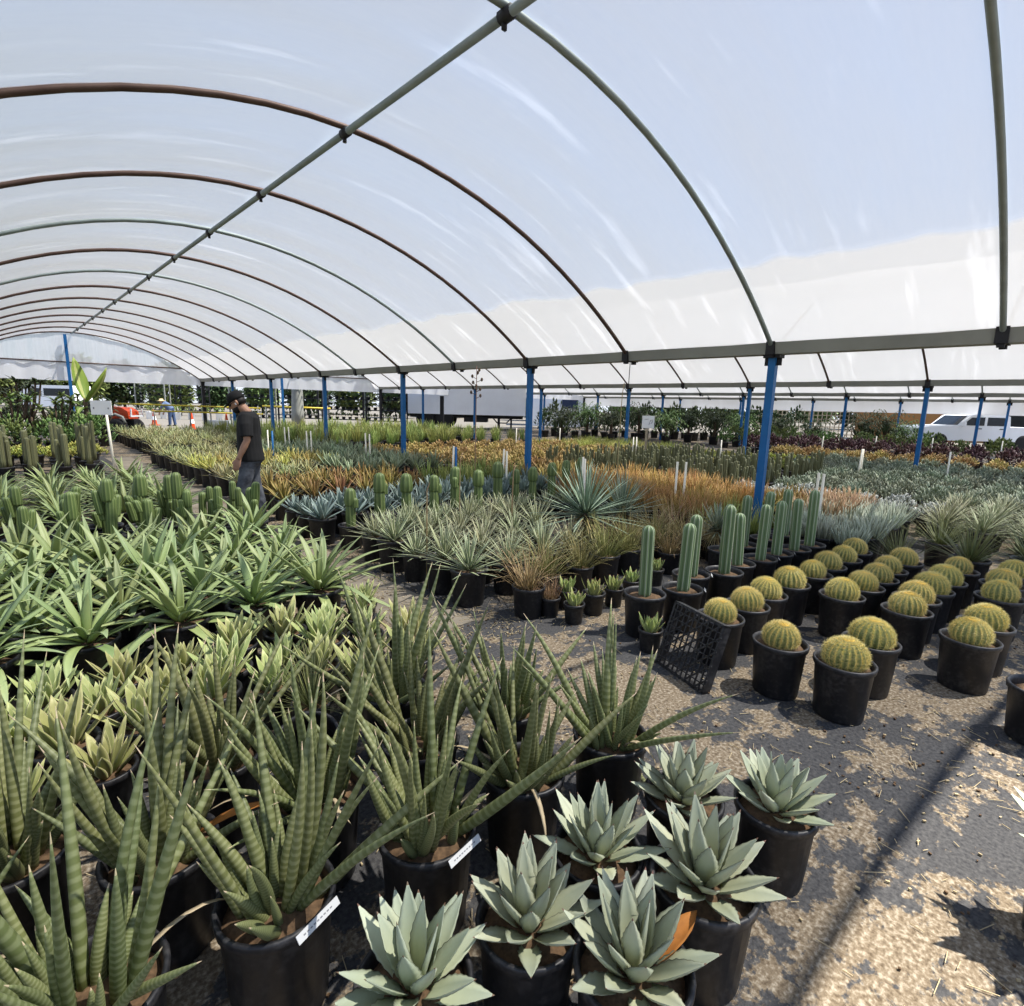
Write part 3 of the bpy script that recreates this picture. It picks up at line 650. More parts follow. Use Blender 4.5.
def columns():
    P = [(3.28, 2.04), (3.6, 1.92), (3.98, 2.06), (4.27, 1.92), (4.6, 1.96), (4.93, 1.9), (5.25, 1.88), (5.56, 1.83), (5.88, 1.8)]
    for i, (x, y) in enumerate(P):
        t = plant('column_cactus', x, y, f'ribbed columnar cactus in black pot, {ORD[i]} in its front row counted from the leaning tray', 'columnar cactus', 'columnar cacti in black pots')
        if i in (1, 2, 5, 6):
            g = put('plant_tag', TAGS, t); a = -1.1 - t.rotation_euler.z; g.location = (.157 * math.cos(a), .157 * math.sin(a), .317); g.rotation_euler = (-.7, 0, a + PI / 2); g['label'] = 'white plant tag'
    for i, (x, y) in enumerate([(4.95, 2.25), (5.3, 2.22), (5.78, 2.2), (6.15, 2.15)]):
        plant('column_cactus', x, y, f'ribbed columnar cactus in black pot, {ORD[i]} in the short back row by the blue post', 'columnar cactus', 'columnar cacti in black pots')
    # leaning black tray
    t = thing('nursery_tray', 'black plastic lattice tray leaning on the pots beside the barrel cacti', 'nursery tray'); A = G(655, 662); B = G(702, 695); W = (B - A).length; X = (B - A).normalized(); H = .42
    n0 = Vector((-X.y, X.x, 0)); n0 = n0 if n0.dot(Vector((.7, .7, 0))) > 0 else -n0; lean = .3
    Y = (n0 * math.sin(lean) + Vector((0, 0, math.cos(lean)))).normalized(); Z = X.cross(Y)
    t.matrix_world = Matrix((( X.x, Y.x, Z.x, A.x), (X.y, Y.y, Z.y, A.y), (X.z, Y.z, Z.z, .004), (0, 0, 0, 1)))
    mb = MB(); d = .055; zc = -d / 2 if Z.dot(n0) > 0 else d / 2; zc = -zc
    for c, s in (((W / 2, .008, zc), (W, .016, d)), ((W / 2, H - .008, zc), (W, .016, d)), ((.008, H / 2, zc), (.016, H, d)), ((W - .008, H / 2, zc), (.016, H, d))): mb.box(c, s)
    part('rim_frame', mb, 'black_plastic', t, False)
    mb = MB(); n = 11
    def clipbar(p, dr, w=.008):
        ts = []
        for ax, hi in ((0, W), (1, H)):
            if abs(dr[ax]) > 1e-6: ts.append(sorted(((0 - p[ax]) / dr[ax], (hi - p[ax]) / dr[ax])))
        lo = max(a for a, b in ts); hi = min(b for a, b in ts)
        if hi - lo > .02:
            m = (lo + hi) / 2; mb.box((p[0] + dr[0] * m, p[1] + dr[1] * m, 0), (hi - lo, w, .008), math.atan2(dr[1], dr[0]))
    for i in range(1, n): clipbar((W * i / n, H / 2), (0, 1)); 
    for i in range(1, 8): clipbar((W / 2, H * i / 8), (1, 0), .006)
    for i in range(-3, 8): clipbar((W * i / 5 , 0), (.7071, .7071), .009)
    part('lattice', mb, 'black_plastic', t, False)
    Q = [(3.01, 2.71, 'straw_tuft', 'dry straw-coloured tuft in small black pot at the start of the small aloe row'), (3.05, 2.5, 'small_aloe', 'pale small aloe in black pot, foremost of the small aloes'), (3.31, 2.52, 'small_aloe', 'taller spotted small aloe in black pot, second in its row'), (3.58, 2.52, 'small_aloe', 'small aloe in black pot, third in the row towards the columnar cacti'), (3.87, 2.55, 'small_aloe', 'small aloe in black pot behind the first columnar cactus'), (4.33, 2.6, 'small_aloe', 'small aloe in black pot last of its row behind the columnar cacti'), (3.24, 2.74, 'small_aloe', 'yellowish small aloe half hidden behind the foremost ones'), (3.08, 1.85, 'small_aloe', 'little light green aloe in small pot beside the leaning tray')]
    for i, (x, y, k, l) in enumerate(Q): plant(k, x, y, l, 'potted plant', 'small aloes in small black pots' if k == 'small_aloe' else None, sc=(1.05 if i == 2 else .92))
def big_yucca(x, y, label, sc=1, L=.62):
    t = thing('trunked_yucca', label, 'yucca', (x, y, 0), RNG.uniform(0, 6), None, sc); mb = MB(); pot_mb(mb, .17, .32); part('pot', mb, 'black_plastic', t); mb = MB(); soil_mb(mb, .17, .32, RNG); part('soil', mb, 'soil', t)
    mb = MB(); mb.tube([(0, 0, .27), (.01, 0, .4), (0, 0, .52)], .06, 10, r1=.05); part('trunk', mb, 'bark', t)
    r = random.Random(8); mb = MB(); rosette(90, L, .0125, 1.5, -.15, .1, .2, 'sword', 4, FLAT4, FLAT4U, .4, r0=.04, dz=.06, lin=.85)(mb, r, .5); part('leaf_rosette', mb, 'blue_yucca', t)
    mb = MB()
    for i in range(90):
        a = r.uniform(0, 6.28); mb.leaf((.06 * math.cos(a), .06 * math.sin(a), r.uniform(.4, .52)), a, r.uniform(-.9, .1), r.uniform(.2, .4), .008, .2, r.uniform(.2, 1), 4, 'grass', FLAT4, FLAT4U, .3)
    part('dry_skirt', mb, 'dry_grass', t, label='skirt of brown dead leaves')
def grid(x0, x1, y0, y1, sx, sy, jit=.03, stag=False):
    nx, ny = max(1, round((x1 - x0) / sx) + 1), max(1, round((y1 - y0) / sy) + 1)
    for j in range(ny):
        for i in range(nx):
            yield j, i, x0 + sx * i + (sx / 2 if stag and j % 2 else 0) + RNG.uniform(-jit, jit), y0 + sy * j + RNG.uniform(-jit, jit)
def bed(kname, desc, cat, group, rect, sp, ordinal=None, sc=(.9, 1.1), skip=None, stag=False, jit=.03, **kw):
    x0, x1, y0, y1 = rect
    for j, i, x, y in grid(x0, x1, y0, y1, sp[0], sp[1], jit, stag):
        if skip and skip(x, y): continue
        l = desc if not ordinal else f'{desc}, {ORD[i]} from {ordinal[0]}, {ORD[j]} row {ordinal[1]}'
        plant(kname, x, y, l, cat, group, sc=RNG.uniform(*sc), var=RNG.randrange(8), **kw)
def near_beds():
    bed('pale_agave', 'small pale yellow-green agave', 'potted agave', 'small pale yellow-green agaves', (-.62, 1.62, 2.42, 3.2), (.27, .26), ('left', 'beyond the spear-leaved plants'), (.88, 1.2), stag=True, skip=lambda x, y: math.hypot(x - .98, y - 2.42) < .25)
    plant('pale_agave', 1.78, 3.42, 'small pale agave standing alone between floppy agaves and the aisle', 'potted agave')
    bed('floppy_agave', 'floppy green agave', 'potted agave', 'floppy green agaves in the left bed', (-1.1, 1.6, 3.7, 5.75), (.45, .41), ('left', 'beyond the pale agaves'), (.85, 1.12), stag=True)
    bed('segmented_cactus', 'stubby ribbed cactus with pups', 'potted cactus', 'stubby ribbed cacti in black pots', (-.55, 1.95, 6.2, 6.86), (.31, .32), ('left', 'behind the floppy agaves'), (.9, 1.25))
    bed('far_floppy', 'floppy green agave', 'potted agave', 'floppy green agaves beyond the stubby cacti', (-.6, 1.5, 7.6, 11), (.52, .55), ('left', 'behind the stubby cacti'), (.85, 1.15))
    # right of the aisle
    bed('grey_yucca', 'grey-green narrow-leaved yucca', 'potted yucca', 'grey-green yuccas by the aisle', (2.72, 4.3, 3.32, 4.9), (.4, .4), ('aisle', 'counted towards the man'), (.85, 1.1), skip=lambda x, y: math.hypot(x - 4.35, y - 3.55) < .42)
    bed('olive_grass', 'arching olive sedge', 'potted sedge', 'arching sedges behind the small aloes', (3.25, 4.9, 2.97, 2.97), (.4, .4), ('aisle', 'behind the small aloes'), (.85, 1.1))
    bed('dry_grass', 'half-dead brown grass', 'potted grass', None, (2.87, 2.87, 2.82, 2.82), (.4, .4), None, (.95, 1.0))
    for i, (x, y) in enumerate([(3.45, 3.28), (3.75, 3.3), (4.15, 3.22)]): pass
    bed('dry_grass', 'half-dead brown grass', 'potted grass', 'brown grasses under the big blue yucca', (4.75, 5.6, 2.75, 3.05), (.42, .4), ('aisle', 'beside the big blue yucca'), (.85, 1.1))
    big_yucca(4.38, 3.5, 'big blue-green yucca rosette with a brown dead skirt')
    big_yucca(5.1, 3.55, 'blue-green yucca just right of the biggest one', .85)
    big_yucca(5.55, 2.62, 'pale striped yucca left of the tall blue post', .66, .5)
    bed('tiered_cactus', 'two-tiered green cactus', 'potted cactus', 'two-tiered cacti in a row', (2.78, 6.74, 5.5, 5.5), (.36, .4), ('aisle', 'of two-tiered cacti'), (.92, 1.12))
    bed('blue_agave', 'powder-blue agave', 'potted agave', 'powder-blue agaves behind the two-tiered cacti', (2.62, 6.62, 5.9, 6.65), (.4, .38), ('aisle', 'behind the two-tiered cacti'), (.9, 1.1))
    bed('grey_yucca', 'small grey yucca in front of the two-tiered cacti', 'potted yucca', None, (2.95, 2.95, 5.14, 5.14), (.4, .4), None, (.8, .8))
    bed('grey_yucca', 'grey yucca', 'potted yucca', 'grey yuccas before the two-tiered cacti', (3.4, 6.6, 5.12, 5.12), (.42, .4), ('aisle', 'before the two-tiered cacti'), (.8, .95))
    for i, (x, y) in enumerate([(2.75, 7.4), (3.15, 7.35), (3.98, 7.4), (4.4, 7.42), (4.85, 7.4)]):
        plant('orange_aloe', x, y, f'orange-tinged aloe behind the powder-blue agaves, {ORD[i]} from the man', 'potted aloe', 'orange-tinged aloes right of the man')
    plant('red_aloe', 3.57, 7.38, 'reddish-brown aloe among the orange-tinged aloes right of the man', 'potted aloe')
    bed('far_orange', 'orange-tinged aloe', 'potted aloe', 'orange-tinged aloes in rows', (2.85, 5.0, 7.85, 8.75), (.43, .43), ('aisle', 'behind the aloes right of the man'))
    bed('green_blade', 'upright yellow-green bladed plant', 'potted plant', 'yellow-green bladed plants', (5.35, 6.7, 6.98, 7.75), (.42, .4), ('aisle', 'behind the powder-blue agaves'), (.8, 1))
    bed('green_blade', 'yellow-tipped bladed plant', 'potted plant', 'green bladed plants left of the tall blue post', (5.95, 6.75, 2.55, 3.0), (.42, .42), ('columnar cacti', 'by the tall blue post'), (.7, .85))
    # right side
    for i, (x, y, s) in enumerate([(6.3, 1.12, .85), (6.62, .62, 1.05), (6.98, .2, 1.1), (7.35, .95, .95)]):
        plant('dasylirion', x, y, 'fountain of narrow green leaves in pot, ' + ['just behind the back barrel cacti', 'behind the last third-row barrel cacti', 'largest one at the right edge', 'behind the smaller fountain plants'][i], 'potted dasylirion', 'fountain-leaved plants behind the barrel cacti', sc=s)
    bed('chalk_stick', 'chalky finger-leaved succulent', 'potted succulent', 'chalky finger-leaved succulents behind the white stakes', (6.45, 8.1, 1.55, 2.1), (.36, .32), ('columnar cacti', 'behind the white stakes'))
def far_beds():
    bed('fire_stick', 'orange-tipped stick succulent in the crowded bed behind the big yucca', 'potted succulent', 'orange-tipped stick succulents', (6.35, 8.3, 3.3, 5.7), (.36, .37), None, (.9, 1.15), jit=.05, skip=lambda x, y: math.hypot(x - 7.07, y - 2.79) < .25)
    bed('orange_aloe', 'orange aloe', 'potted aloe', 'orange aloes beside the tall blue post', (7.4, 9.0, 2.62, 2.98), (.4, .36), ('tall blue post', 'behind the columnar cacti'), (.8, 1))
    bed('pink_sticks', 'pinkish finger succulent right of the tall blue post', 'potted succulent', 'pinkish finger succulents', (7.5, 9.0, 2.1, 2.42), (.36, .33), None, (.95, 1.2))
    bed('white_succulent', 'whitish-leaved succulent in the strip behind the pinkish ones', 'potted succulent', 'whitish-leaved succulents', (9.2, 9.7, 1.4, 4), (.42, .42), None, (.9, 1.1))
    bed('olive_column', 'olive clump of slim columns in the bed beyond the orange sticks', 'potted succulent', 'olive slim-columned succulents', (8.9, 13.0, 4.1, 8.2), (.47, .5), None, (.9, 1.15), jit=.06)
    bed('silver_bush', 'silvery grey-green bushy succulent in the wide right-hand bed', 'potted succulent', 'silvery bushy succulents', (10.2, 17.2, .0, 4.9), (.56, .52), None, (.95, 1.2), jit=.06, skip=lambda x, y: math.hypot(x - 16.21, y - 2.79) < .3 or (x < 13.3 and y > 3.9))
    bed('far_yucca', 'grey narrow-leaved yucca', 'potted yucca', 'grey yuccas before the silvery bushes', (8.35, 9.9, -.1, 1.2), (.42, .4), ('fountain-leaved plants', 'before the silvery bushes'), (.9, 1.1))
    bed('blue_green', 'blue-green agave at the right edge', 'potted agave', None, (7.75, 7.75, -.15, -.15), (.4, .4), None, (1, 1))
    bed('golden_succulent', 'golden-brown leafy succulent in the broad middle bed', 'potted succulent', 'golden-brown leafy succulents', (7.2, 13.4, 8.6, 13.2), (.56, .56), None, (.95, 1.2), jit=.07)
    bed('far_orange', 'orange-green aloe between the blade plants and the golden bed', 'potted aloe', 'orange-green aloes', (6.9, 8.6, 6.5, 8.0), (.45, .45), None, (.9, 1.1))
    bed('yellow_stick', 'yellow-green stick succulent behind the golden bed', 'potted succulent', 'yellow-green stick succulents', (13.2, 15.8, 8.8, 12.5), (.62, .6), None, (1, 1.2))
    bed('lime_cover', 'low lime-green succulent behind the olive columns', 'potted succulent', 'low lime-green succulents', (13.7, 16.9, 5.4, 8.2), (.62, .6), None, (1, 1.3), skip=lambda x, y: math.hypot(x - 16.21, y - 7.05) < .3)
    bed('variegated', 'grey-green variegated agave in the long bed beyond the man', 'potted agave', 'variegated agaves beyond the man', (2.75, 4.2, 9.35, 15.6), (.46, .5), None, (.95, 1.15), skip=lambda x, y: 10.8 < y < 12.2)
    bed('yellow_variegated', 'yellow-striped agave in the bright band beyond the man', 'potted agave', 'yellow-striped agaves beyond the man', (2.75, 5.05, 10.95, 12.05), (.46, .5), None, (1, 1.2))
    bed('blue_green', 'blue-green agave in the bed behind the orange-tinged aloes', 'potted agave', 'blue-green agaves in the middle distance', (4.7, 6.6, 9.3, 14.3), (.46, .52), None, (.95, 1.15), skip=lambda x, y: x < 5.3 and 10.6 < y < 12.4)
    bed('green_blade', 'yellow-green bladed plant in the far bed before the racks', 'potted plant', 'yellow-green bladed plants far back', (6.0, 15, 14.8, 23), (.72, .85), None, (.95, 1.25), jit=.1, skip=lambda x, y: abs(x - 7.07) < .25)
    bed('variegated', 'grey-green agave in the farthest strip by the dark end post', 'potted agave', 'grey-green agaves in the far strip', (3.1, 5.6, 16.4, 23.5), (.5, .62), None, (1, 1.3))
    bed('dark_column', 'dusky ribbed column cactus in the far left bed', 'potted cactus', 'dusky column cacti far left', (-.4, 1.3, 13.2, 15), (.42, .6), None, (.8, 1.05))
    bed('lime_cover', 'low lime-green ground cover behind the dusky column cacti', 'potted succulent', 'low lime succulents far left', (-.5, 1.4, 15.8, 17.2), (.5, .6), None, (1.2, 1.5))
    bed('purple_shrub', 'low purple-leaved shrub in the hedge row far right', 'potted shrub', 'purple-leaved shrubs far right', (20.5, 21.9, -2.5, 8.5), (.8, .8), None, (.8, 1.0))
    bed('green_shrub', 'leafy green shrub behind the purple hedge row', 'potted shrub', 'leafy green shrubs far right', (23.3, 25.2, -3.0, 11), (1.05, 1.0), None, (.75, 1.05), skip=lambda x, y: math.hypot(x - 25.35, y - 2.79) < .3 or math.hypot(x - 25.35, y - 7.05) < .3)
    bed('golden_succulent', 'yellowish succulent in the strip before the purple hedge', 'potted succulent', 'yellowish succulents before the purple hedge', (18.1, 19.5, -1, 6.5), (.7, .65), None, (1, 1.2))
    bed('green_shrub', 'leafy green shrub at the far left under the gable', 'potted shrub', 'leafy shrubs far left', (-1.2, 1.9, 18.3, 20.4), (.75, 1.0), None, (.8, 1.15))
    bed('dark_shrub', 'tall dark shrub at the far left behind the leafy shrubs', 'potted shrub', 'dark shrubs far left', (-1.5, 1.6, 21.6, 23), (1.0, 1.2), None, (.85, 1.1))

# ------------------------------------------------------------------ people
def loft(mb, rings, k=20, mi=0, M=None):
    rs = []
    for cx, cy, cz, rx, ry in rings:
        r = [Vector((cx + rx * c, cy + ry * q, cz)) for c, q in circ(k)]
        rs.append([M @ p for p in r] if M else r)
    mb.rings(rs, [0] * k, [i / (len(rs) - 1) for i in range(len(rs))], mi)
def remesh(o, vox, it=4):
    m = o.modifiers.new('join', 'REMESH'); m.mode = 'VOXEL'; m.voxel_size = vox; m.use_smooth_shade = True
    s = o.modifiers.new('smooth', 'SMOOTH'); s.factor = .5; s.iterations = it
def hand(mb, w, d, side, curl=.5):
    """palm and five separate fingers from wrist w, hanging along d; palm faces the thigh"""
    d = d.normalized(); fwd = (Vector((1, 0, 0)) - d * d.x).normalized(); inn = d.cross(fwd) * 1.0
    if inn.y * side > 0: inn = -inn
    pts = [w - d * .01, w + d * .05, w + d * .095]
    for f in (-.026, -.009, .009, .026): mb.tube([p + fwd * f * (.8 + .25 * i) for i, p in enumerate(pts)], [.013, .015, .012], 8)
    for f, l in ((.03, .068), (.01, .08), (-.011, .074), (-.03, .056)):
        b = w + d * .092 + fwd * f; m = b + d * l * .5 + inn * l * .15 * curl; e = m + d * l * .42 + inn * l * .45 * curl
        mb.tube([b, m, e], [.0095, .009, .007], 8)
    b = w + d * .03 + fwd * .03; mb.tube([b, b + fwd * .022 + d * .03 + inn * .01, b + fwd * .028 + d * .06 + inn * .018], [.012, .0105, .008], 8)
def man():
    p = G(250, 521); t = thing('person', 'man in black cap, black tee and grey jeans standing in the aisle, head bowed', 'person', (2.37, 7.5, 0)); t.rotation_euler = (0, 0, math.atan2(.5, -.86))
    V = Vector; HM = Matrix.Translation((.06, 0, 1.47)) @ Matrix.Rotation(math.radians(30), 4, 'Y')
    b = MB()
    loft(b, [(.045, 0, -.01, .02, .02), (.043, 0, .0, .04, .038), (.03, 0, .035, .066, .054), (.012, 0, .075, .086, .068), (0, 0, .12, .096, .075), (-.006, 0, .17, .098, .077), (-.01, 0, .21, .078, .062), (-.01, 0, .238, .03, .026)], 20, 0, HM)
    b.tube([HM @ V((.085, 0, .125)), HM @ V((.108, 0, .1)), HM @ V((.118, 0, .082)), HM @ V((.09, 0, .072))], [.01, .014, .017, .01], 8)      # nose
    for s in (-1, 1):
        b.tube([HM @ V((-.008, s * .074, .07)), HM @ V((-.014, s * .086, .1)), HM @ V((-.018, s * .084, .13))], [.012, .018, .012], 8)          # ear
        b.tube([HM @ V((.08, s * .03, .115)), HM @ V((.086, s * .033, .116))], [.012, .008], 8)                                                    # eye
    b.tube([HM @ V((.082, -.025, .042)), HM @ V((.094, 0, .044)), HM @ V((.082, .025, .042))], .009, 8)                                           # lips
    b.tube([V((.0, 0, 1.38)), V((.01, 0, 1.45)), HM @ V((-.01, 0, .06))], [.075, .062, .062], 14)
    loft(b, [(0, 0, .86, .11, .16), (0, 0, 1.0, .11, .16), (.0, 0, 1.2, .115, .175), (-.005, 0, 1.33, .115, .19), (-.01, 0, 1.40, .08, .15), (-.005, 0, 1.43, .05, .08)])
    arms = []
    for s in (-1, 1):
        S_, E_, W_ = V((-.01, s * .19, 1.375)), V((-.035, s * .25, 1.1)), V((.075 if s > 0 else .03, s * .262, .865))
        b.tube([S_, S_.lerp(E_, .4), E_, E_.lerp(W_, .35), W_], [.058, .052, .042, .043, .029], 12); hand(b, W_, W_ - E_ + V((-.02, 0, -.05)), s); arms.append((s, S_, E_))
        hx = .07 * s
        b.tube([V((0, s * .09, .88)), V((.02 + hx * .6, s * .1, .5)), V((hx, s * .1, .1)), V((hx, s * .1, .05))], [.09, .06, .045, .045], 12)
    body = part('body', b, 'skin', t); remesh(body, .0065, 3)
    m = MB(); loft(m, [(-.016, 0, .82, .16, .205), (-.016, 0, .85, .16, .206), (-.006, 0, 1.0, .148, .194), (.0, 0, 1.18, .138, .198), (-.008, 0, 1.3, .136, .212), (-.012, 0, 1.38, .125, .215), (-.008, 0, 1.43, .1, .155), (.0, 0, 1.455, .068, .072)])
    for s, S_, E_ in arms: m.tube([S_ + V((0, -s * .04, .012)), S_.lerp(E_, .35), S_.lerp(E_, .86)], [.088, .084, .08], 14)
    o = part('t_shirt', m, 'black_cloth', t); remesh(o, .008, 3)
    m = MB(); loft(m, [(-.012, 0, .93, .122, .168), (-.02, 0, .87, .135, .18), (-.02, 0, .8, .13, .178), (-.005, 0, .75, .1, .15)])
    for s in (-1, 1):
        hx = .07 * s; m.tube([V((-.008, s * .085, .86)), V((.02 + hx * .3, s * .095, .62)), V((.028 + hx * .8, s * .1, .47)), V((hx, s * .1, .28)), V((hx - .005, s * .1, .07))], [.108, .092, .078, .074, .066], 16)
    o = part('jeans', m, 'jeans', t); remesh(o, .009, 3)
    for s in (-1, 1):
        hx = .07 * s; m = MB(); loft(m, [(hx + .045, s * .1, .0, .14, .048), (hx + .045, s * .1, .025, .143, .05)], 18); q = part('sole', m, 'shoe_white', None)
        m = MB(); loft(m, [(hx + .045, s * .1, .022, .138, .047), (hx + .035, s * .1, .05, .125, .047), (hx + .0, s * .1, .08, .08, .045), (hx - .02, s * .1, .105, .055, .043)], 18); sh = part('shoe', m, 'black_cloth', t); q.parent = sh
    m = MB(); loft(m, [(-.012, 0, .133, .106, .084), (-.012, 0, .16, .108, .086), (-.014, 0, .2, .1, .08), (-.016, 0, .235, .075, .06), (-.016, 0, .252, .03, .025)], 22, 0, HM); c = part('cap', m, 'cap_cloth', t)
    m = MB(); vs = []
    for i in range(9):
        a = -1.1 + 2.2 * i / 8; 
        for r_, dz in ((.98, .14), (1.0, .148)): vs.append(HM @ V((-.012 + .106 * math.cos(a) * r_, .084 * math.sin(a) * r_, dz)))
        vs.append(HM @ V((.055 + .115 * math.cos(a), .082 * math.sin(a), .126))); vs.append(HM @ V((.055 + .115 * math.cos(a), .082 * math.sin(a), .132)))
    m.add(vs, [q for i in range(8) for q in ((4 * i, 4 * i + 4, 4 * i + 6, 4 * i + 2), (4 * i + 1, 4 * i + 3, 4 * i + 7, 4 * i + 5), (4 * i + 2, 4 * i + 6, 4 * i + 7, 4 * i + 3))]); part('brim', m, 'cap_cloth', c)
    m = MB(); loft(m, [(-.03, 0, .06, .07, .07), (-.028, 0, .1, .082, .079), (-.022, 0, .14, .088, .08)], 20, 0, HM); part('hair', m, 'hair', t)
    m = MB(); loft(m, [(.05, 0, -.018, .03, .03), (.045, 0, .0, .05, .046), (.04, 0, .03, .066, .057), (.03, 0, .058, .072, .064)], 20, 0, HM); part('beard', m, 'hair', t, label='dark beard')
    m = MB()
    for s in (-1, 1): m.tube([HM @ V((.088, s * .012, .112)), HM @ V((.088, s * .034, .113)), HM @ V((.072, s * .06, .113))], [.016, .019, .012], 8); m.tube([HM @ V((.07, s * .066, .118)), HM @ V((-.012, s * .083, .125))], .003, 6)
    part('sunglasses', m, 'glass_dark', t)
    m = MB(); m.tube([HM @ V((.004, .088, .1)), HM @ V((.006, .092, .075))], [.009, .006], 8); part('earbud', m, 'white_paint', t, label='white earbud')
def worker():
    c = along(170, 29.5); t = thing('person', 'far worker in straw hat and blue shirt stooping in the sunlit yard', 'person', (c.x, c.y, .005)); t.rotation_euler = (0, 0, YAW + PI); V = Vector
    b = MB()
    loft(b, [(.5, 0, 1.18, .05, .05), (.5, 0, 1.25, .085, .07), (.49, 0, 1.33, .09, .075), (.48, 0, 1.4, .05, .04)]); b.tube([V((.36, 0, 1.2)), V((.46, 0, 1.25))], .055, 10); b.tube([V((.57, 0, 1.27)), V((.6, 0, 1.24))], [.02, .014], 8)
    b.tube([V((0, 0, .9)), V((.18, 0, 1.08)), V((.36, 0, 1.22))], [.14, .15, .1], 12)
    for s in (-1, 1):
        b.tube([V((.33, s * .17, 1.17)), V((.42, s * .2, .93)), V((.52, s * .18, .72))], [.05, .04, .028], 10); hand(b, V((.52, s * .18, .72)), V((.1, 0, -.2)), s)
        b.tube([V((0, s * .09, .88)), V((.04 * s, s * .11, .48)), V((.08 * s - .02, s * .11, .08))], [.09, .062, .045], 10)
    o = part('body', b, 'skin', t); remesh(o, .014, 3)
    m = MB(); m.tube([V((-.03, 0, .88)), V((.17, 0, 1.09)), V((.35, 0, 1.22)), V((.41, 0, 1.24))], [.165, .175, .15, .08], 14)
    for s in (-1, 1): m.tube([V((.3, s * .12, 1.19)), V((.34, s * .18, 1.14)), V((.42, s * .2, .95))], [.07, .07, .055], 10)
    o = part('shirt', m, 'blue_cloth', t); remesh(o, .016, 2)
    m = MB(); m.tube([V((-.02, 0, .84)), V((.03, 0, .93))], [.15, .15], 14)
    for s in (-1, 1): m.tube([V((0, s * .08, .86)), V((.04 * s, s * .11, .48)), V((.08 * s - .02, s * .11, .06))], [.11, .085, .07], 12)
    o = part('trousers', m, 'denim_far', t); remesh(o, .016, 2)
    m = MB(); m.lathe([(.21, 0), (.2, .012), (.1, .03), (.095, .1), (.05, .125), (.01, .125)], 20, (.5, 0, 1.35)); part('straw_hat', m, 'straw', t)
    for s in (-1, 1): m = MB(); loft(m, [(.08 * s + .03, s * .11, 0, .13, .05), (.08 * s + .02, s * .11, .05, .11, .045), (.08 * s - .02, s * .11, .09, .06, .05)]); part('shoe', m, 'rubber', t)

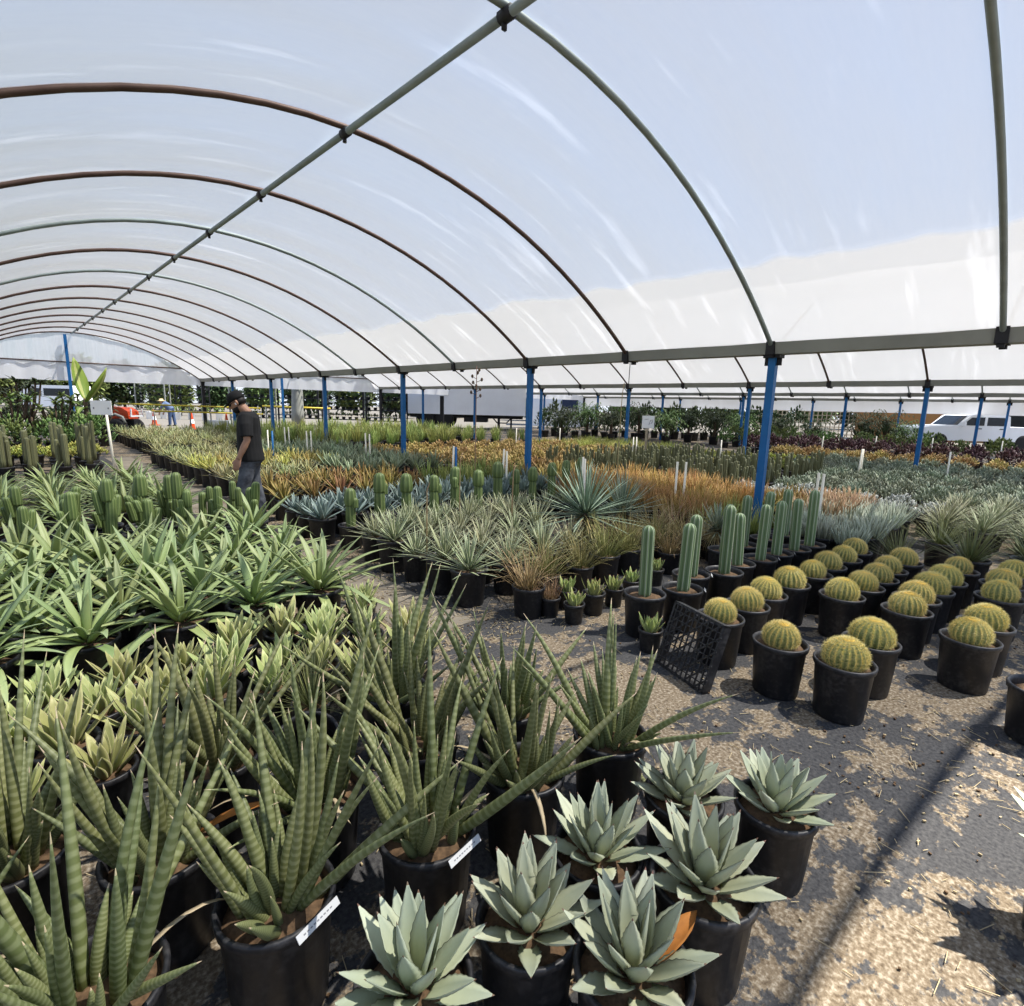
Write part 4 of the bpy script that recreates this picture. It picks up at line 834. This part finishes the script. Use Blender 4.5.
# ------------------------------------------------------------------ background things
def wheel(parent, x, y, r, w, big=True):
    m = MB(); M = MB()
    pr = [(r * .62, -w / 2), (r * .92, -w / 2), (r, -w * .3), (r, w * .3), (r * .92, w / 2), (r * .62, w / 2), (r * .58, w * .3)]
    def rot(mb): mb.v = [(x + a, y + c, r + b) for a, b, c in mb.v]
    m.lathe(pr, 22); rot(m); o = part('wheel', m, 'rubber', parent)
    M.lathe([(r * .6, -w * .42), (r * .55, -w * .5), (r * .2, -w * .3), (r * .12, -w * .48), (.01, -w * .48)], 18); rot(M); part('hub', M, 'white_paint', o)
def cam_thing(name, label, cat, px, depth, group=None, z=.005, turn=0):
    c = along(px, depth); return thing(name, label, cat, (c.x, c.y, z), YAW + turn, group)
def vehicles():
    t = cam_thing('truck_trailer', 'long white box trailer parked beyond the far gutters', 'trailer', 466, 34.5)
    m = MB(); m.box((0, 1.25, 1.98), (7.6, 2.5, 2.1)); 
    for i in range(13): m.box((-3.6 + i * .6, -.012, 1.98), (.03, .03, 2.0))
    m.box((0, -.015, .98), (7.62, .04, .1)); m.box((0, -.015, 3.0), (7.62, .04, .08)); part('box_body', m, 'white_paint', t, False)
    m = MB(); m.box((0, .5, .82), (7.3, .12, .22)); m.box((0, 2, .82), (7.3, .12, .22)); m.box((.6, 1.2, .62), (1.5, 1.9, .3)); m.tube([(1.6, .3, .9), (2.0, .3, .45), (2.6, .3, .45), (3.0, .3, .9)], .04); part('chassis', m, 'dark_steel', t, False)
    for x in (-2.6, -1.4): wheel(t, x, .2, .6, .3); wheel(t, x, 2.2, .6, .3)
    m = MB(); m.box((2.9, .4, .4), (.12, .12, .8)); m.box((2.9, .4, .02), (.3, .3, .04)); part('landing_leg', m, 'dark_steel', t, False)
    # pickup seen from its left side
    t = cam_thing('pickup_truck', 'white crew-cab pickup parked beyond the side curtain at right', 'pickup truck', 986, 26.2)
    body = [(-3.0, .45), (-3.05, .75), (-2.98, 1.02), (-2.6, 1.12), (-1.25, 1.18), (-.72, 1.66), (-.5, 1.72), (1.0, 1.73), (1.2, 1.66), (1.28, 1.15), (3.0, 1.15), (3.0, .45)]
    m = MB(); m.prism(body, 0, 1.8); part('body', m, 'white_paint', t, False)
    m = MB(); m.prism([(-1.1, 1.2), (-.66, 1.58), (-.02, 1.6), (-.02, 1.2)], -.012, .0); m.prism([(.12, 1.2), (.12, 1.6), (.92, 1.6), (1.0, 1.5), (1.0, 1.2)], -.012, 0); part('side_window', m, 'glass_dark', t, False)
    m = MB(); m.add([(-1.23, .1, 1.2), (-1.23, 1.7, 1.2), (-.73, 1.6, 1.655), (-.73, .2, 1.655)], [(0, 1, 2, 3)]); m.v = [(a - .012, b, c + .01) for a, b, c in m.v]; part('windscreen', m, 'glass_dark', t, False)
    m = MB(); m.box((-1.1, -.1, 1.25), (.12, .2, .2)); part('wing_mirror', m, 'white_paint', t, False)
    for y in (.3, 1.5): m = MB(); m.box((-3.05, y, .88), (.06, .35, .22)); part('headlight', m, 'glass_dark', t, False)
    for x in (-.2, .85): m = MB(); m.box((x, -.01, 1.05), (.16, .03, .04)); part('door_handle', m, 'dark_steel', t, False)
    for x in (-2.05, 2.0): wheel(t, x, .12, .4, .26); wheel(t, x, 1.68, .4, .26)
    # orange utility tractor
    t = cam_thing('tractor', 'orange utility tractor parked behind the white sign', 'tractor', 112, 20.2)
    m = MB(); m.prism([(-.1, .75), (-.1, 1.18), (.5, 1.16), (.72, 1.02), (.74, .75)], -.3, .3); part('bonnet', m, 'orange_paint', t, False)
    m = MB(); m.box((-.55, 0, .75), (1.0, .6, .4)); m.box((-.5, 0, 1.1), (.5, .5, .5)); m.box((.3, 0, .6), (1.1, .35, .25)); part('chassis', m, 'dark_steel', t, False)
    m = MB(); m.tube([(.05, -.5, .5), (.12, -.5, .78), (.4, -.5, .92), (.66, -.5, .82), (.74, -.5, .6)], .05, 6); part('mudguard', m, 'gutter_metal', t)
    m = MB(); m.box((.85, 0, .85), (.05, .7, .06)); m.box((.85, -.3, .98), (.04, .04, .3)); m.box((.85, .3, .98), (.04, .04, .3)); part('front_guard', m, 'white_paint', t, False)
    wheel(t, .4, -.45, .38, .25); wheel(t, .4, .45, .38, .25); wheel(t, -.75, -.5, .5, .3); wheel(t, -.75, .5, .5, .3)
    t = cam_thing('van', 'white van parked far off under the gable at left', 'van', 45, 44); m = MB(); m.prism([(-2.4, .5), (-2.4, 1.3), (-1.7, 1.9), (-1.2, 2.25), (2.3, 2.25), (2.4, .5)], 0, 1.9); part('body', m, 'white_paint', t, False)
    m = MB(); m.prism([(-1.55, 1.4), (-1.1, 2.0), (-.3, 2.0), (-.3, 1.4)], -.015, 0); m.prism([(-.1, 1.4), (-.1, 2.0), (2, 2.0), (2, 1.4)], -.015, 0); part('side_window', m, 'glass_dark', t, False); wheel(t, -1.5, .1, .36, .22); wheel(t, 1.5, .1, .36, .22)
    t = cam_thing('barrier', 'white plastic barrier beside the dark end post', 'barrier', 216, 25.4); m = MB(); m.prism([(-.55, 0), (-.5, .55), (.5, .55), (.55, 0)], 0, .25); part('panel', m, 'white_paint', t, False)
    m = MB(); [m.box((x, -.01, .28), (.12, .03, .12)) for x in (-.3, 0.05, .32)]; part('slot', m, 'dark_shade', t, False)
    for px, d, w in ((190, 27, 'by the far worker'), (152, 30, 'behind the yellow rails'), (225, 26.5, 'next to the white barrier')):
        t = cam_thing('traffic_cone', f'orange traffic cone {w}', 'cone', px, d); m = MB(); m.box((0, 0, .02), (.36, .36, .04)); m.lathe([(.14, .04), (.03, .85), (.02, .86)], 14); part('body', m, 'orange_paint', t, False)
        m = MB(); m.lathe([(.105, .3), (.075, .5)], 14, cap0=False, cap1=False); m.v = [(a * 1.06, b * 1.06, c) for a, b, c in m.v]; part('band', m, 'white_paint', t)
    for a, b, d0, d1, z0, w in ((108, 260, 23, 26, 1.26, 'upper'), (150, 262, 23, 26, .98, 'lower')):
        A, B = along(a, d0), along(b, d1); t = thing('yellow_rail', f'{w} long yellow rail crossing the yard behind the man', 'rail', (A.x, A.y, 0)); m = MB(); B = B - A; m.tube([(0, 0, z0), (B.x, B.y, z0 - .1)], .035, 8); part('bar', m, 'yellow_paint', t)
        for f in (.02, .5, .98): m = MB(); m.tube([(B.x * f, B.y * f, 0), (B.x * f, B.y * f, z0)], .03, 8); part('leg', m, 'gutter_metal', t)
    A, B = along(262, 31), along(330, 31); t = thing('yellow_rail', 'yellow rail in front of the loaded racks', 'rail', (A.x, A.y, 0)); m = MB(); B = B - A; m.tube([(0, 0, 1.2), (B.x, B.y, 1.15)], .05, 8); part('bar', m, 'yellow_paint', t)
    for f in (.05, .95): m = MB(); m.tube([(B.x * f, B.y * f, 0), (B.x * f, B.y * f, 1.2)], .04, 8); part('leg', m, 'gutter_metal', t)
def racks():
    sp = []
    for i in range(3):
        r = random.Random(60 + i); mb = MB(); pot_mb(mb, .12, .16, 1, 10); mound(30, .2, .25, .14, .04)(mb, r, .14); sp.append(mb.mesh('shelf_plant', [('mid_leaf', 'dark_leaf', 'mid_leaf')[i], 'black_plastic']))
    for q, (px, d, w) in enumerate(((250, 33, 'just right of the man'), (298, 34, 'behind the grey palm trunk'), (345, 33.5, 'left of the trailer'), (384, 32.5, 'nearest the trailer'), (150, 46, 'far behind the worker'), (190, 46, 'far behind the dark end post'))):
        t = cam_thing('plant_rack', f'tall plant rack in the yard {w}', 'rack', px, d, 'plant racks in the yard'); W = 2.5
        for x in (-W / 2, W / 2):
            for y in (0, .7): m = MB(); m.box((x, y, 1.3), (.08, .08, 2.6)); part('upright', m, 'dark_steel' if q % 2 else 'gutter_metal', t, False)
        for s in range(4):
            z = .45 + s * .62; m = MB(); m.box((0, .35, z), (W, .75, .05)); part('shelf', m, 'dark_steel', t, False)
            for k in range(6):
                if q > 3 and k % 2: continue
                a = Vector((-W / 2 + .25 + k * .4, .3, 0)); a.rotate(Matrix.Rotation(YAW, 3, 'Z')); o = put('shelf_plant', sp[(s + k) % 3], None, (t.location.x + a.x, t.location.y + a.y, t.location.z + z + .025), k, .95)
                tag(o, f'small potted plant on the {("lowest", "second", "third", "top")[s]} shelf of the rack {w}', 'potted plant', f'plants on the rack {w}')
def palms():
    ms = []
    for i in range(3):
        r = random.Random(80 + i); mb = MB()
        for k in range(30):
            a = k * GA; el = 1.3 - 1.5 * k / 30; L = r.uniform(.8, 1.1)
            pts = []; x, y, z = 0, 0, 0
            for s in range(7):
                e = el - 1.2 * (s / 6) ** 1.3; pts.append((x, y, z)); x += math.cos(a) * math.cos(e) * L / 6; y += math.sin(a) * math.cos(e) * L / 6; z += math.sin(e) * L / 6
            mb.tube(pts, .012, 4, 0, .004)
            for s in range(1, 7):
                for sd in (-1, 1): mb.leaf(pts[s], a + sd * 1.0, .1 - .15 * s, .3 * (1.1 - s * .09), .022, .2, .5, 3, 'grass', FLAT4, FLAT4U, .2)
        ms.append(mb.mesh('fronds', 'mid_leaf' if i == 1 else 'dark_leaf'))
    P = [(562, 25, 1.0), (588, 27, 1.25), (612, 25.5, 1.1), (640, 27, 1.3), (668, 25, 1.0), (690, 27, 1.05), (716, 25.5, 1.1), (742, 27, .9), (866, 24.5, 1.1), (888, 23.6, 1.2), (905, 26, .8), (780, 27.5, .8), (815, 26.5, .7)]
    for i, (px, d, h) in enumerate(P):
        t = cam_thing('potted_palm', f'dark bushy palm in the shade under the far bays, {ORD[i]} of the far palms', 'palm', px, d, 'dark palms under the far bays')
        t['label'] = 'dark bushy palm, ' + (f'{ORD[i]} from the left of the row in mid distance' if i < 8 else ('left of two before the orange wall', 'right of two before the orange wall', 'small one by the orange wall', 'small one behind the tall blue post', 'small one in front of the lattice fence')[i - 8])
        m = MB(); pot_mb(m, .22, .38, k=16); part('pot', m, 'black_plastic', t); m = MB(); m.tube([(0, 0, .3), (.02, 0, h * .6), (0, 0, h)], .07, 8); part('trunk', m, 'bark', t)
        o = put('fronds', ms[i % 3], t, (0, 0, h), i); o.scale = (.95, .95, .95)
        m = MB(); mound(60, .45, h * .7, .3, .05)(m, random.Random(i), .3); part('undergrowth', m, 'dark_leaf', t)
    for i in range(26):
        c = along(546 + i * 10, 28.3 + (i % 3) * 1.0); plant('dark_shrub', c.x, c.y, 'dark leafy shrub in the shaded row behind the far palms', 'shrub', 'dark shrubs behind the far palms', sc=RNG.uniform(1.1, 1.5))
    # banana
    c = along(84, 15); t = thing('banana_plant', 'banana plant with two big upright leaves before the far gable', 'banana plant', (c.x, c.y, 0), YAW); m = MB(); pot_mb(m, .2, .35, k=18); part('pot', m, 'black_plastic', t)
    m = MB(); m.tube([(0, 0, .3), (.0, 0, 1.0), (.02, 0, 1.5)], .07, 10, r1=.045); part('stem', m, 'bark', t)
    m = MB(); m.leaf((.03, 0, 1.45), PI - .3, 1.2, 1.2, .2, .05, -.3, 10, 'oval', LENS, LENSU, .55); m.leaf((.03, 0, 1.4), .15, .8, 1.15, .18, .05, -.5, 10, 'oval', LENS, LENSU, .5); m.leaf((0, 0, 1.3), PI + .4, .5, .75, .12, .05, 1.2, 10, 'oval', LENS, LENSU, .5); m.leaf((0, 0, 1.2), -1.2, .4, .7, .11, .05, 1.5, 10, 'oval', LENS, LENSU, .4); part('leaves', m, 'banana_leaf', t)
    for i, (px, d, h, w) in enumerate(((8, 14, 1.5, 'at the left edge'), (28, 15.5, 2.0, 'tall slim one near the left edge'), (52, 14.5, 1.45, 'left of the banana plant'), (100, 17, 1.35, 'right of the banana plant'), (70, 17.5, 1.6, 'behind the banana plant'), (15, 18, 1.9, 'behind the leftmost'))):
        t = cam_thing('potted_plumeria', f'bare-stemmed leafy shrub {w}', 'shrub', px, d, 'bare-stemmed shrubs far left'); m = MB(); pot_mb(m, .18, .32, k=16); part('pot', m, 'black_plastic', t); m = MB(); r = random.Random(i); tips = []
        m.tube([(0, 0, .28), (0, 0, h * .5)], .03, 7)
        for q in range(7):
            a = q * 2.4; e = (math.cos(a) * r.uniform(.2, .5), math.sin(a) * .4, h * r.uniform(.75, 1)); m.tube([(0, 0, h * r.uniform(.3, .5)), (e[0] * .7, e[1] * .7, h * .65), e], .022, 6); tips.append(e)
        part('branches', m, 'bark', t); m = MB()
        for e in tips:
            for q in range(11): m.leaf(e, q * 2.4, r.uniform(-.3, .9), r.uniform(.2, .34), .04, .1, .6, 4, 'oval', FLAT4, FLAT4U, .2)
        part('leaves', m, 'mid_leaf' if i % 2 == 0 else 'dark_leaf', t)
    c = along(297, 30); t = thing('palm_tree', 'palm with a thick grey trunk standing before the racks', 'palm', (c.x, c.y, 0)); m = MB(); m.tube([(0, 0, 0), (0, 0, 1), (.03, 0, 2.0), (0, 0, 2.9)], [.36, .33, .3, .28], 14); part('trunk', m, 'gutter_metal', t); o = put('fronds', ms[1], t, (0, 0, 2.9)); o.scale = (1.4,) * 3
    # tree line closing the view
    r = random.Random(3); tm = []
    for i in range(4):
        mb = MB()
        for q in range(1300):
            a = r.uniform(0, 6.28); s = r.uniform(-.75, 1); k = math.sqrt(max(0, 1 - s * s)) * r.uniform(.6, 1); mb.leaf((2.7 * k * math.cos(a), 2.7 * k * math.sin(a), 2.45 + 2.5 * s), a + r.uniform(-1, 1), r.uniform(-.6, 1.2), r.uniform(.6, 1.1), .24, .15, .5, 3, 'oval', FLAT4, FLAT4U, .3)
        tm.append(mb.mesh('crown', 'mid_leaf' if i % 2 else 'dark_leaf'))
    tb = MB(); tb.tube([(0, 0, 0), (.05, 0, 1.5), (0, 0, 3)], .2, 8, r1=.12); tb = tb.mesh('trunk', 'bark')
    for i in range(26):
        px = -60 + i * 46; d = 55 + (i * 7 % 5) * 3
        if 900 < px: d = 50 + (i % 3) * 7
        t = cam_thing('tree', f'leafy tree in the far tree line, {ORD[i]} from the left', 'tree', px, d, 'trees closing the far view'); t.rotation_euler.z = i; put('crown', tm[i % 4], t); put('trunk', tb, t); s = r.uniform(.8, 1.1); t.scale = (s * .78, s * .78, s)
def buildings():
    t = cam_thing('white_building', 'low white building with a dark window behind the middle beds', 'building', 565, 44); m = MB(); m.box((0, 2, 1.6), (5.6, 4, 3.2)); part('walls', m, 'white_paint', t, False); m = MB(); m.box((.4, -.02, 1.9), (1.3, .08, .9)); part('window', m, 'window_far', t, False); m = MB(); m.box((0, 2, 3.25), (6, 4.4, .12)); part('roof', m, 'gutter_metal', t, False)
    t = cam_thing('orange_building', 'low building with an orange wall behind the white pickup', 'building', 990, 34); m = MB(); m.box((0, 1.5, 1.5), (13, 3, 3)); part('walls', m, 'orange_wall', t, False)
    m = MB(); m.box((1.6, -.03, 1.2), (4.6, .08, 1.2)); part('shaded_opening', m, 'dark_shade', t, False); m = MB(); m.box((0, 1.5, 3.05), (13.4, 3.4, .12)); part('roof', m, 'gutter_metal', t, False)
    t = cam_thing('lattice_fence', 'tan lattice fence behind the far hedge', 'fence', 812, 37.5); m = MB()
    for i in range(24): m.box((-3.6 + i * .31, 0, .9), (.05, .03, 1.8))
    for i in range(7): m.box((0, .02, -.0 + .15 + i * .26), (7.4, .03, .05))
    part('lattice', m, 'lattice_tan', t, False)
    for x in (-3.7, 0, 3.7): m = MB(); m.box((x, .06, .95), (.12, .1, 1.9)); part('fence_post', m, 'lattice_tan', t, False)
    for i in range(6):
        t = cam_thing('planter_pot', f'row plant in white pot in the far nursery yard, {ORD[i]} from the left', 'potted plant', 148 + i * 14, 38 + i % 2, 'white pots in the far yard'); m = MB(); pot_mb(m, .24, .5, k=12); part('pot', m, 'white_paint', t); m = MB(); mound(40, .3, .45, .22, .05)(m, random.Random(i), .5); part('foliage', m, 'mid_leaf', t)
    t = cam_thing('dark_pole', 'lone dark pole standing in front of the white trailer', 'pole', 442, 29.4); m = MB(); m.box((0, 0, 1), (.2, .2, 2)); part('shaft', m, 'dark_steel', t, False); m = MB(); m.box((0, 0, .02), (.36, .36, .04)); part('base_plate', m, 'dark_steel', t, False)
def stakes_signs():
    m = MB(); m.tube([(0, 0, 0), (0, 0, .45), (0, 0, .9)], .016, 8); me = m.mesh('white_stake', 'white_pvc'); m = MB(); m.tube([(0, 0, 0), (0, 0, .9)], .02, 8); mb_ = m.mesh('blue_stake', 'blue_paint')
    S_ = [(452, 446, 'beside the blue stake before the golden bed'), (503, 449, 'left of the second nearest blue post'), (507, 451, 'left of the second nearest blue post, shorter twin'), (582, 457, 'behind the big yucca, left twin'), (586, 459, 'behind the big yucca, right twin'), (678, 462, 'left twin of the pair in the orange stick bed'), (686, 462, 'right twin of the pair in the orange stick bed'), (818, 473, 'left twin of the pair behind the barrel cacti'), (824, 474, 'right twin of the pair behind the barrel cacti'), (951, 452, 'among the silvery bushes right of the blue post'), (861, 449, 'left twin in the silvery bed'), (864, 449, 'right twin in the silvery bed'), (366, 433, 'left twin behind the orange-tinged aloes'), (370, 434, 'right twin behind the orange-tinged aloes'), (307, 431, 'left twin before the second farthest blue posts'), (311, 431, 'right twin before the second farthest blue posts'), (285, 427, 'left of the thin pair right of the man'), (289, 427, 'right of the thin pair right of the man'), (823, 436, 'short one before the far hedge'), (722, 440, 'before the dark palms at right'), (634, 437, 'left twin below the small sign'), (638, 437, 'right twin below the small sign'), (876, 436, 'before the dark palm pair'), (1003, 441, 'near the right edge before the hedge'), (934, 438, 'leaning one before the pickup'), (516, 428, 'by the white trailer end'), (560, 428, 'left of the dark palms')]
    for px, py, w in S_:
        h = .9; p = G(px, py, h); 
        if math.hypot(p.x, p.y) > 26: p = along(px, 24)
        o = put('white_stake', me, None, (p.x, p.y, 0), 0); o.rotation_euler = (RNG.uniform(-.03, .03), RNG.uniform(-.03, .03), 0); tag(o, 'thin white plastic stake ' + w, 'stake', 'white stakes in the beds')
    for px, py, w in ((456, 447, 'beside the white stake before the golden bed'), (272, 431, 'right of the man')):
        p = G(px, py, .9); tag(put('blue_stake', mb_, None, (p.x, p.y, 0)), 'thin blue stake ' + w, 'stake')
    p = G(270, 430, .9) + RIGHT * -.06; tag(put('white_stake', me, None, (p.x, p.y, 0)), 'thin white plastic stake beside the blue one right of the man', 'stake', 'white stakes in the beds')
    t = thing('bed_sign', 'blank white sign board on a tall white stake before the tractor', 'sign', (1.55, 13.05, 0), YAW); m = MB(); m.tube([(.06, .01, 0), (.0, .01, 1.36)], .022, 8); part('stake', m, 'white_pvc', t)
    m = MB(); m.box((-.06, -.02, 1.37), (.4, .012, .27)); part('board', m, 'sign_white', t, False); m = MB()
    for x in (-.2, .08): m.box((x, -.028, 1.36), (.02, .006, .03))
    part('bolt', m, 'ink', t, False)
    p = G(648, 422, 1.26); t = thing('bed_sign', 'small white square sign on a wooden stake amid the olive columns', 'sign', (p.x, p.y, 0), YAW); m = MB(); m.box((-.02, 0, .62), (.06, .03, 1.24)); part('stake', m, 'lattice_tan', t, False)
    m = MB(); m.box((0, -.02, 1.26), (.33, .012, .33)); part('board', m, 'sign_white', t, False); m = MB(); m.tube([(.02, -.028, 1.18), (.06, -.028, 1.3), (.1, -.028, 1.33), (.11, -.028, 1.26), (.07, -.028, 1.21)], .006, 5); m.tube([(-.1, -.028, 1.33), (.0, -.028, 1.34)], .005, 5); part('scribble', m, 'ink', t, False)
    for x, y, h, w, br in ((4.72, 5.72, 2.12, 'tallest, with seed pods near its top, behind the two-tiered cacti', 9), (6.1, 4.35, 1.95, 'hooked at the tip, before the orange stick bed', 0), (2.62, 3.82, .95, 'straight pale one in the front yuccas by the aisle', 0), (3.6, 4.62, 1.1, 'among the yuccas before the two-tiered cacti', 0), (3.9, 4.1, 1.0, 'bent one left of the big yucca', 0)):
        t = thing('dried_flower_stalk', 'thin dried flower stalk, ' + w, 'flower stalk', (x, y, 0)); m = MB(); r = random.Random(int(x * 100)); m.tube([(0, 0, 0), (.01, .02, h * .5), (.0, .0, h * .93), (.03 if br == 0 else 0, 0, h)], .008, 6, r1=.004); part('stem', m, 'flower_stalk', t)
        if br:
            m = MB()
            for q in range(br): a = q * 2.4; z = h * (.8 + .02 * q); e = (math.cos(a) * .07, math.sin(a) * .07, z + .03); m.tube([(0, 0, z), e], .004, 5); m.lathe([(.005, -.02), (.018, 0), (.012, .025), (.002, .03)], 8, e)
            part('seed_pods', m, 'bark', t)
    t = thing('hanging_wire', 'thin wire hanging from the nearest gutter', 'wire', (7.02, 4.9, 2.34)); m = MB(); m.tube([(0, 0, 0), (.01, .01, -.3), (-.01, 0, -.55)], .006, 5); part('strand', m, 'dark_steel', t)

# ------------------------------------------------------------------ light and camera
def light_camera():
    w = bpy.data.worlds.new('sky'); SC.world = w; w.use_nodes = True; nt = w.node_tree; bg = nt.nodes['Background']
    tc = nt.nodes.new('ShaderNodeTexCoord'); sp = nt.nodes.new('ShaderNodeSeparateXYZ'); rp = nt.nodes.new('ShaderNodeValToRGB'); e = rp.color_ramp.elements
    e[0].position = .0; e[0].color = (.80, .86, .95, 1); e[1].position = .9; e[1].color = (.36, .52, .90, 1); x = e.new(.3); x.color = (.52, .68, .98, 1)
    nt.links.new(tc.outputs['Generated'], sp.inputs[0]); nt.links.new(sp.outputs['Z'], rp.inputs['Fac']); nt.links.new(rp.outputs[0], bg.inputs[0]); bg.inputs[1].default_value = SKY
    l = bpy.data.lights.new('sun', 'SUN'); l.energy = SUN; l.angle = math.radians(.7); l.color = (1, .95, .87); o = bpy.data.objects.new('sun', l); COL.objects.link(o)
    d = Vector((.36, -.30, .88)).normalized(); o.rotation_euler = d.to_track_quat('Z', 'Y').to_euler(); o.location = (10, -10, 20)
    c = bpy.data.cameras.new('camera'); c.sensor_fit = 'HORIZONTAL'; c.sensor_width = 36; c.lens = F / 1024 * 36; c.clip_end = 400; c.clip_start = .05
    o = bpy.data.objects.new('camera', c); COL.objects.link(o)
    o.matrix_world = Matrix(((CR[0][0], -CR[0][1], -CR[0][2], 0), (CR[1][0], -CR[1][1], -CR[1][2], 0), (CR[2][0], -CR[2][1], -CR[2][2], EYE), (0, 0, 0, 1))); SC.camera = o
    v = SC.view_settings; v.view_transform = 'Standard'; v.look = 'None'; v.gamma = 1; v.use_curve_mapping = False; v.exposure = EXPO
    SC.cycles.transparent_max_bounces = 24; SC.cycles.max_bounces = 8; SC.cycles.transmission_bounces = 6; SC.cycles.caustics_reflective = False; SC.cycles.caustics_refractive = False
SUN, SKY, EXPO = 13.0, 1.24, 0.0
setup_materials(); make_kinds(); TAGL = tag_mesh(.021, .13); TAGS = tag_mesh(.018, .07)
build_setting(); sansevierias(); fg_agaves(); barrels(); columns(); near_beds(); far_beds()
man(); worker(); vehicles(); racks(); palms(); buildings(); stakes_signs(); light_camera()
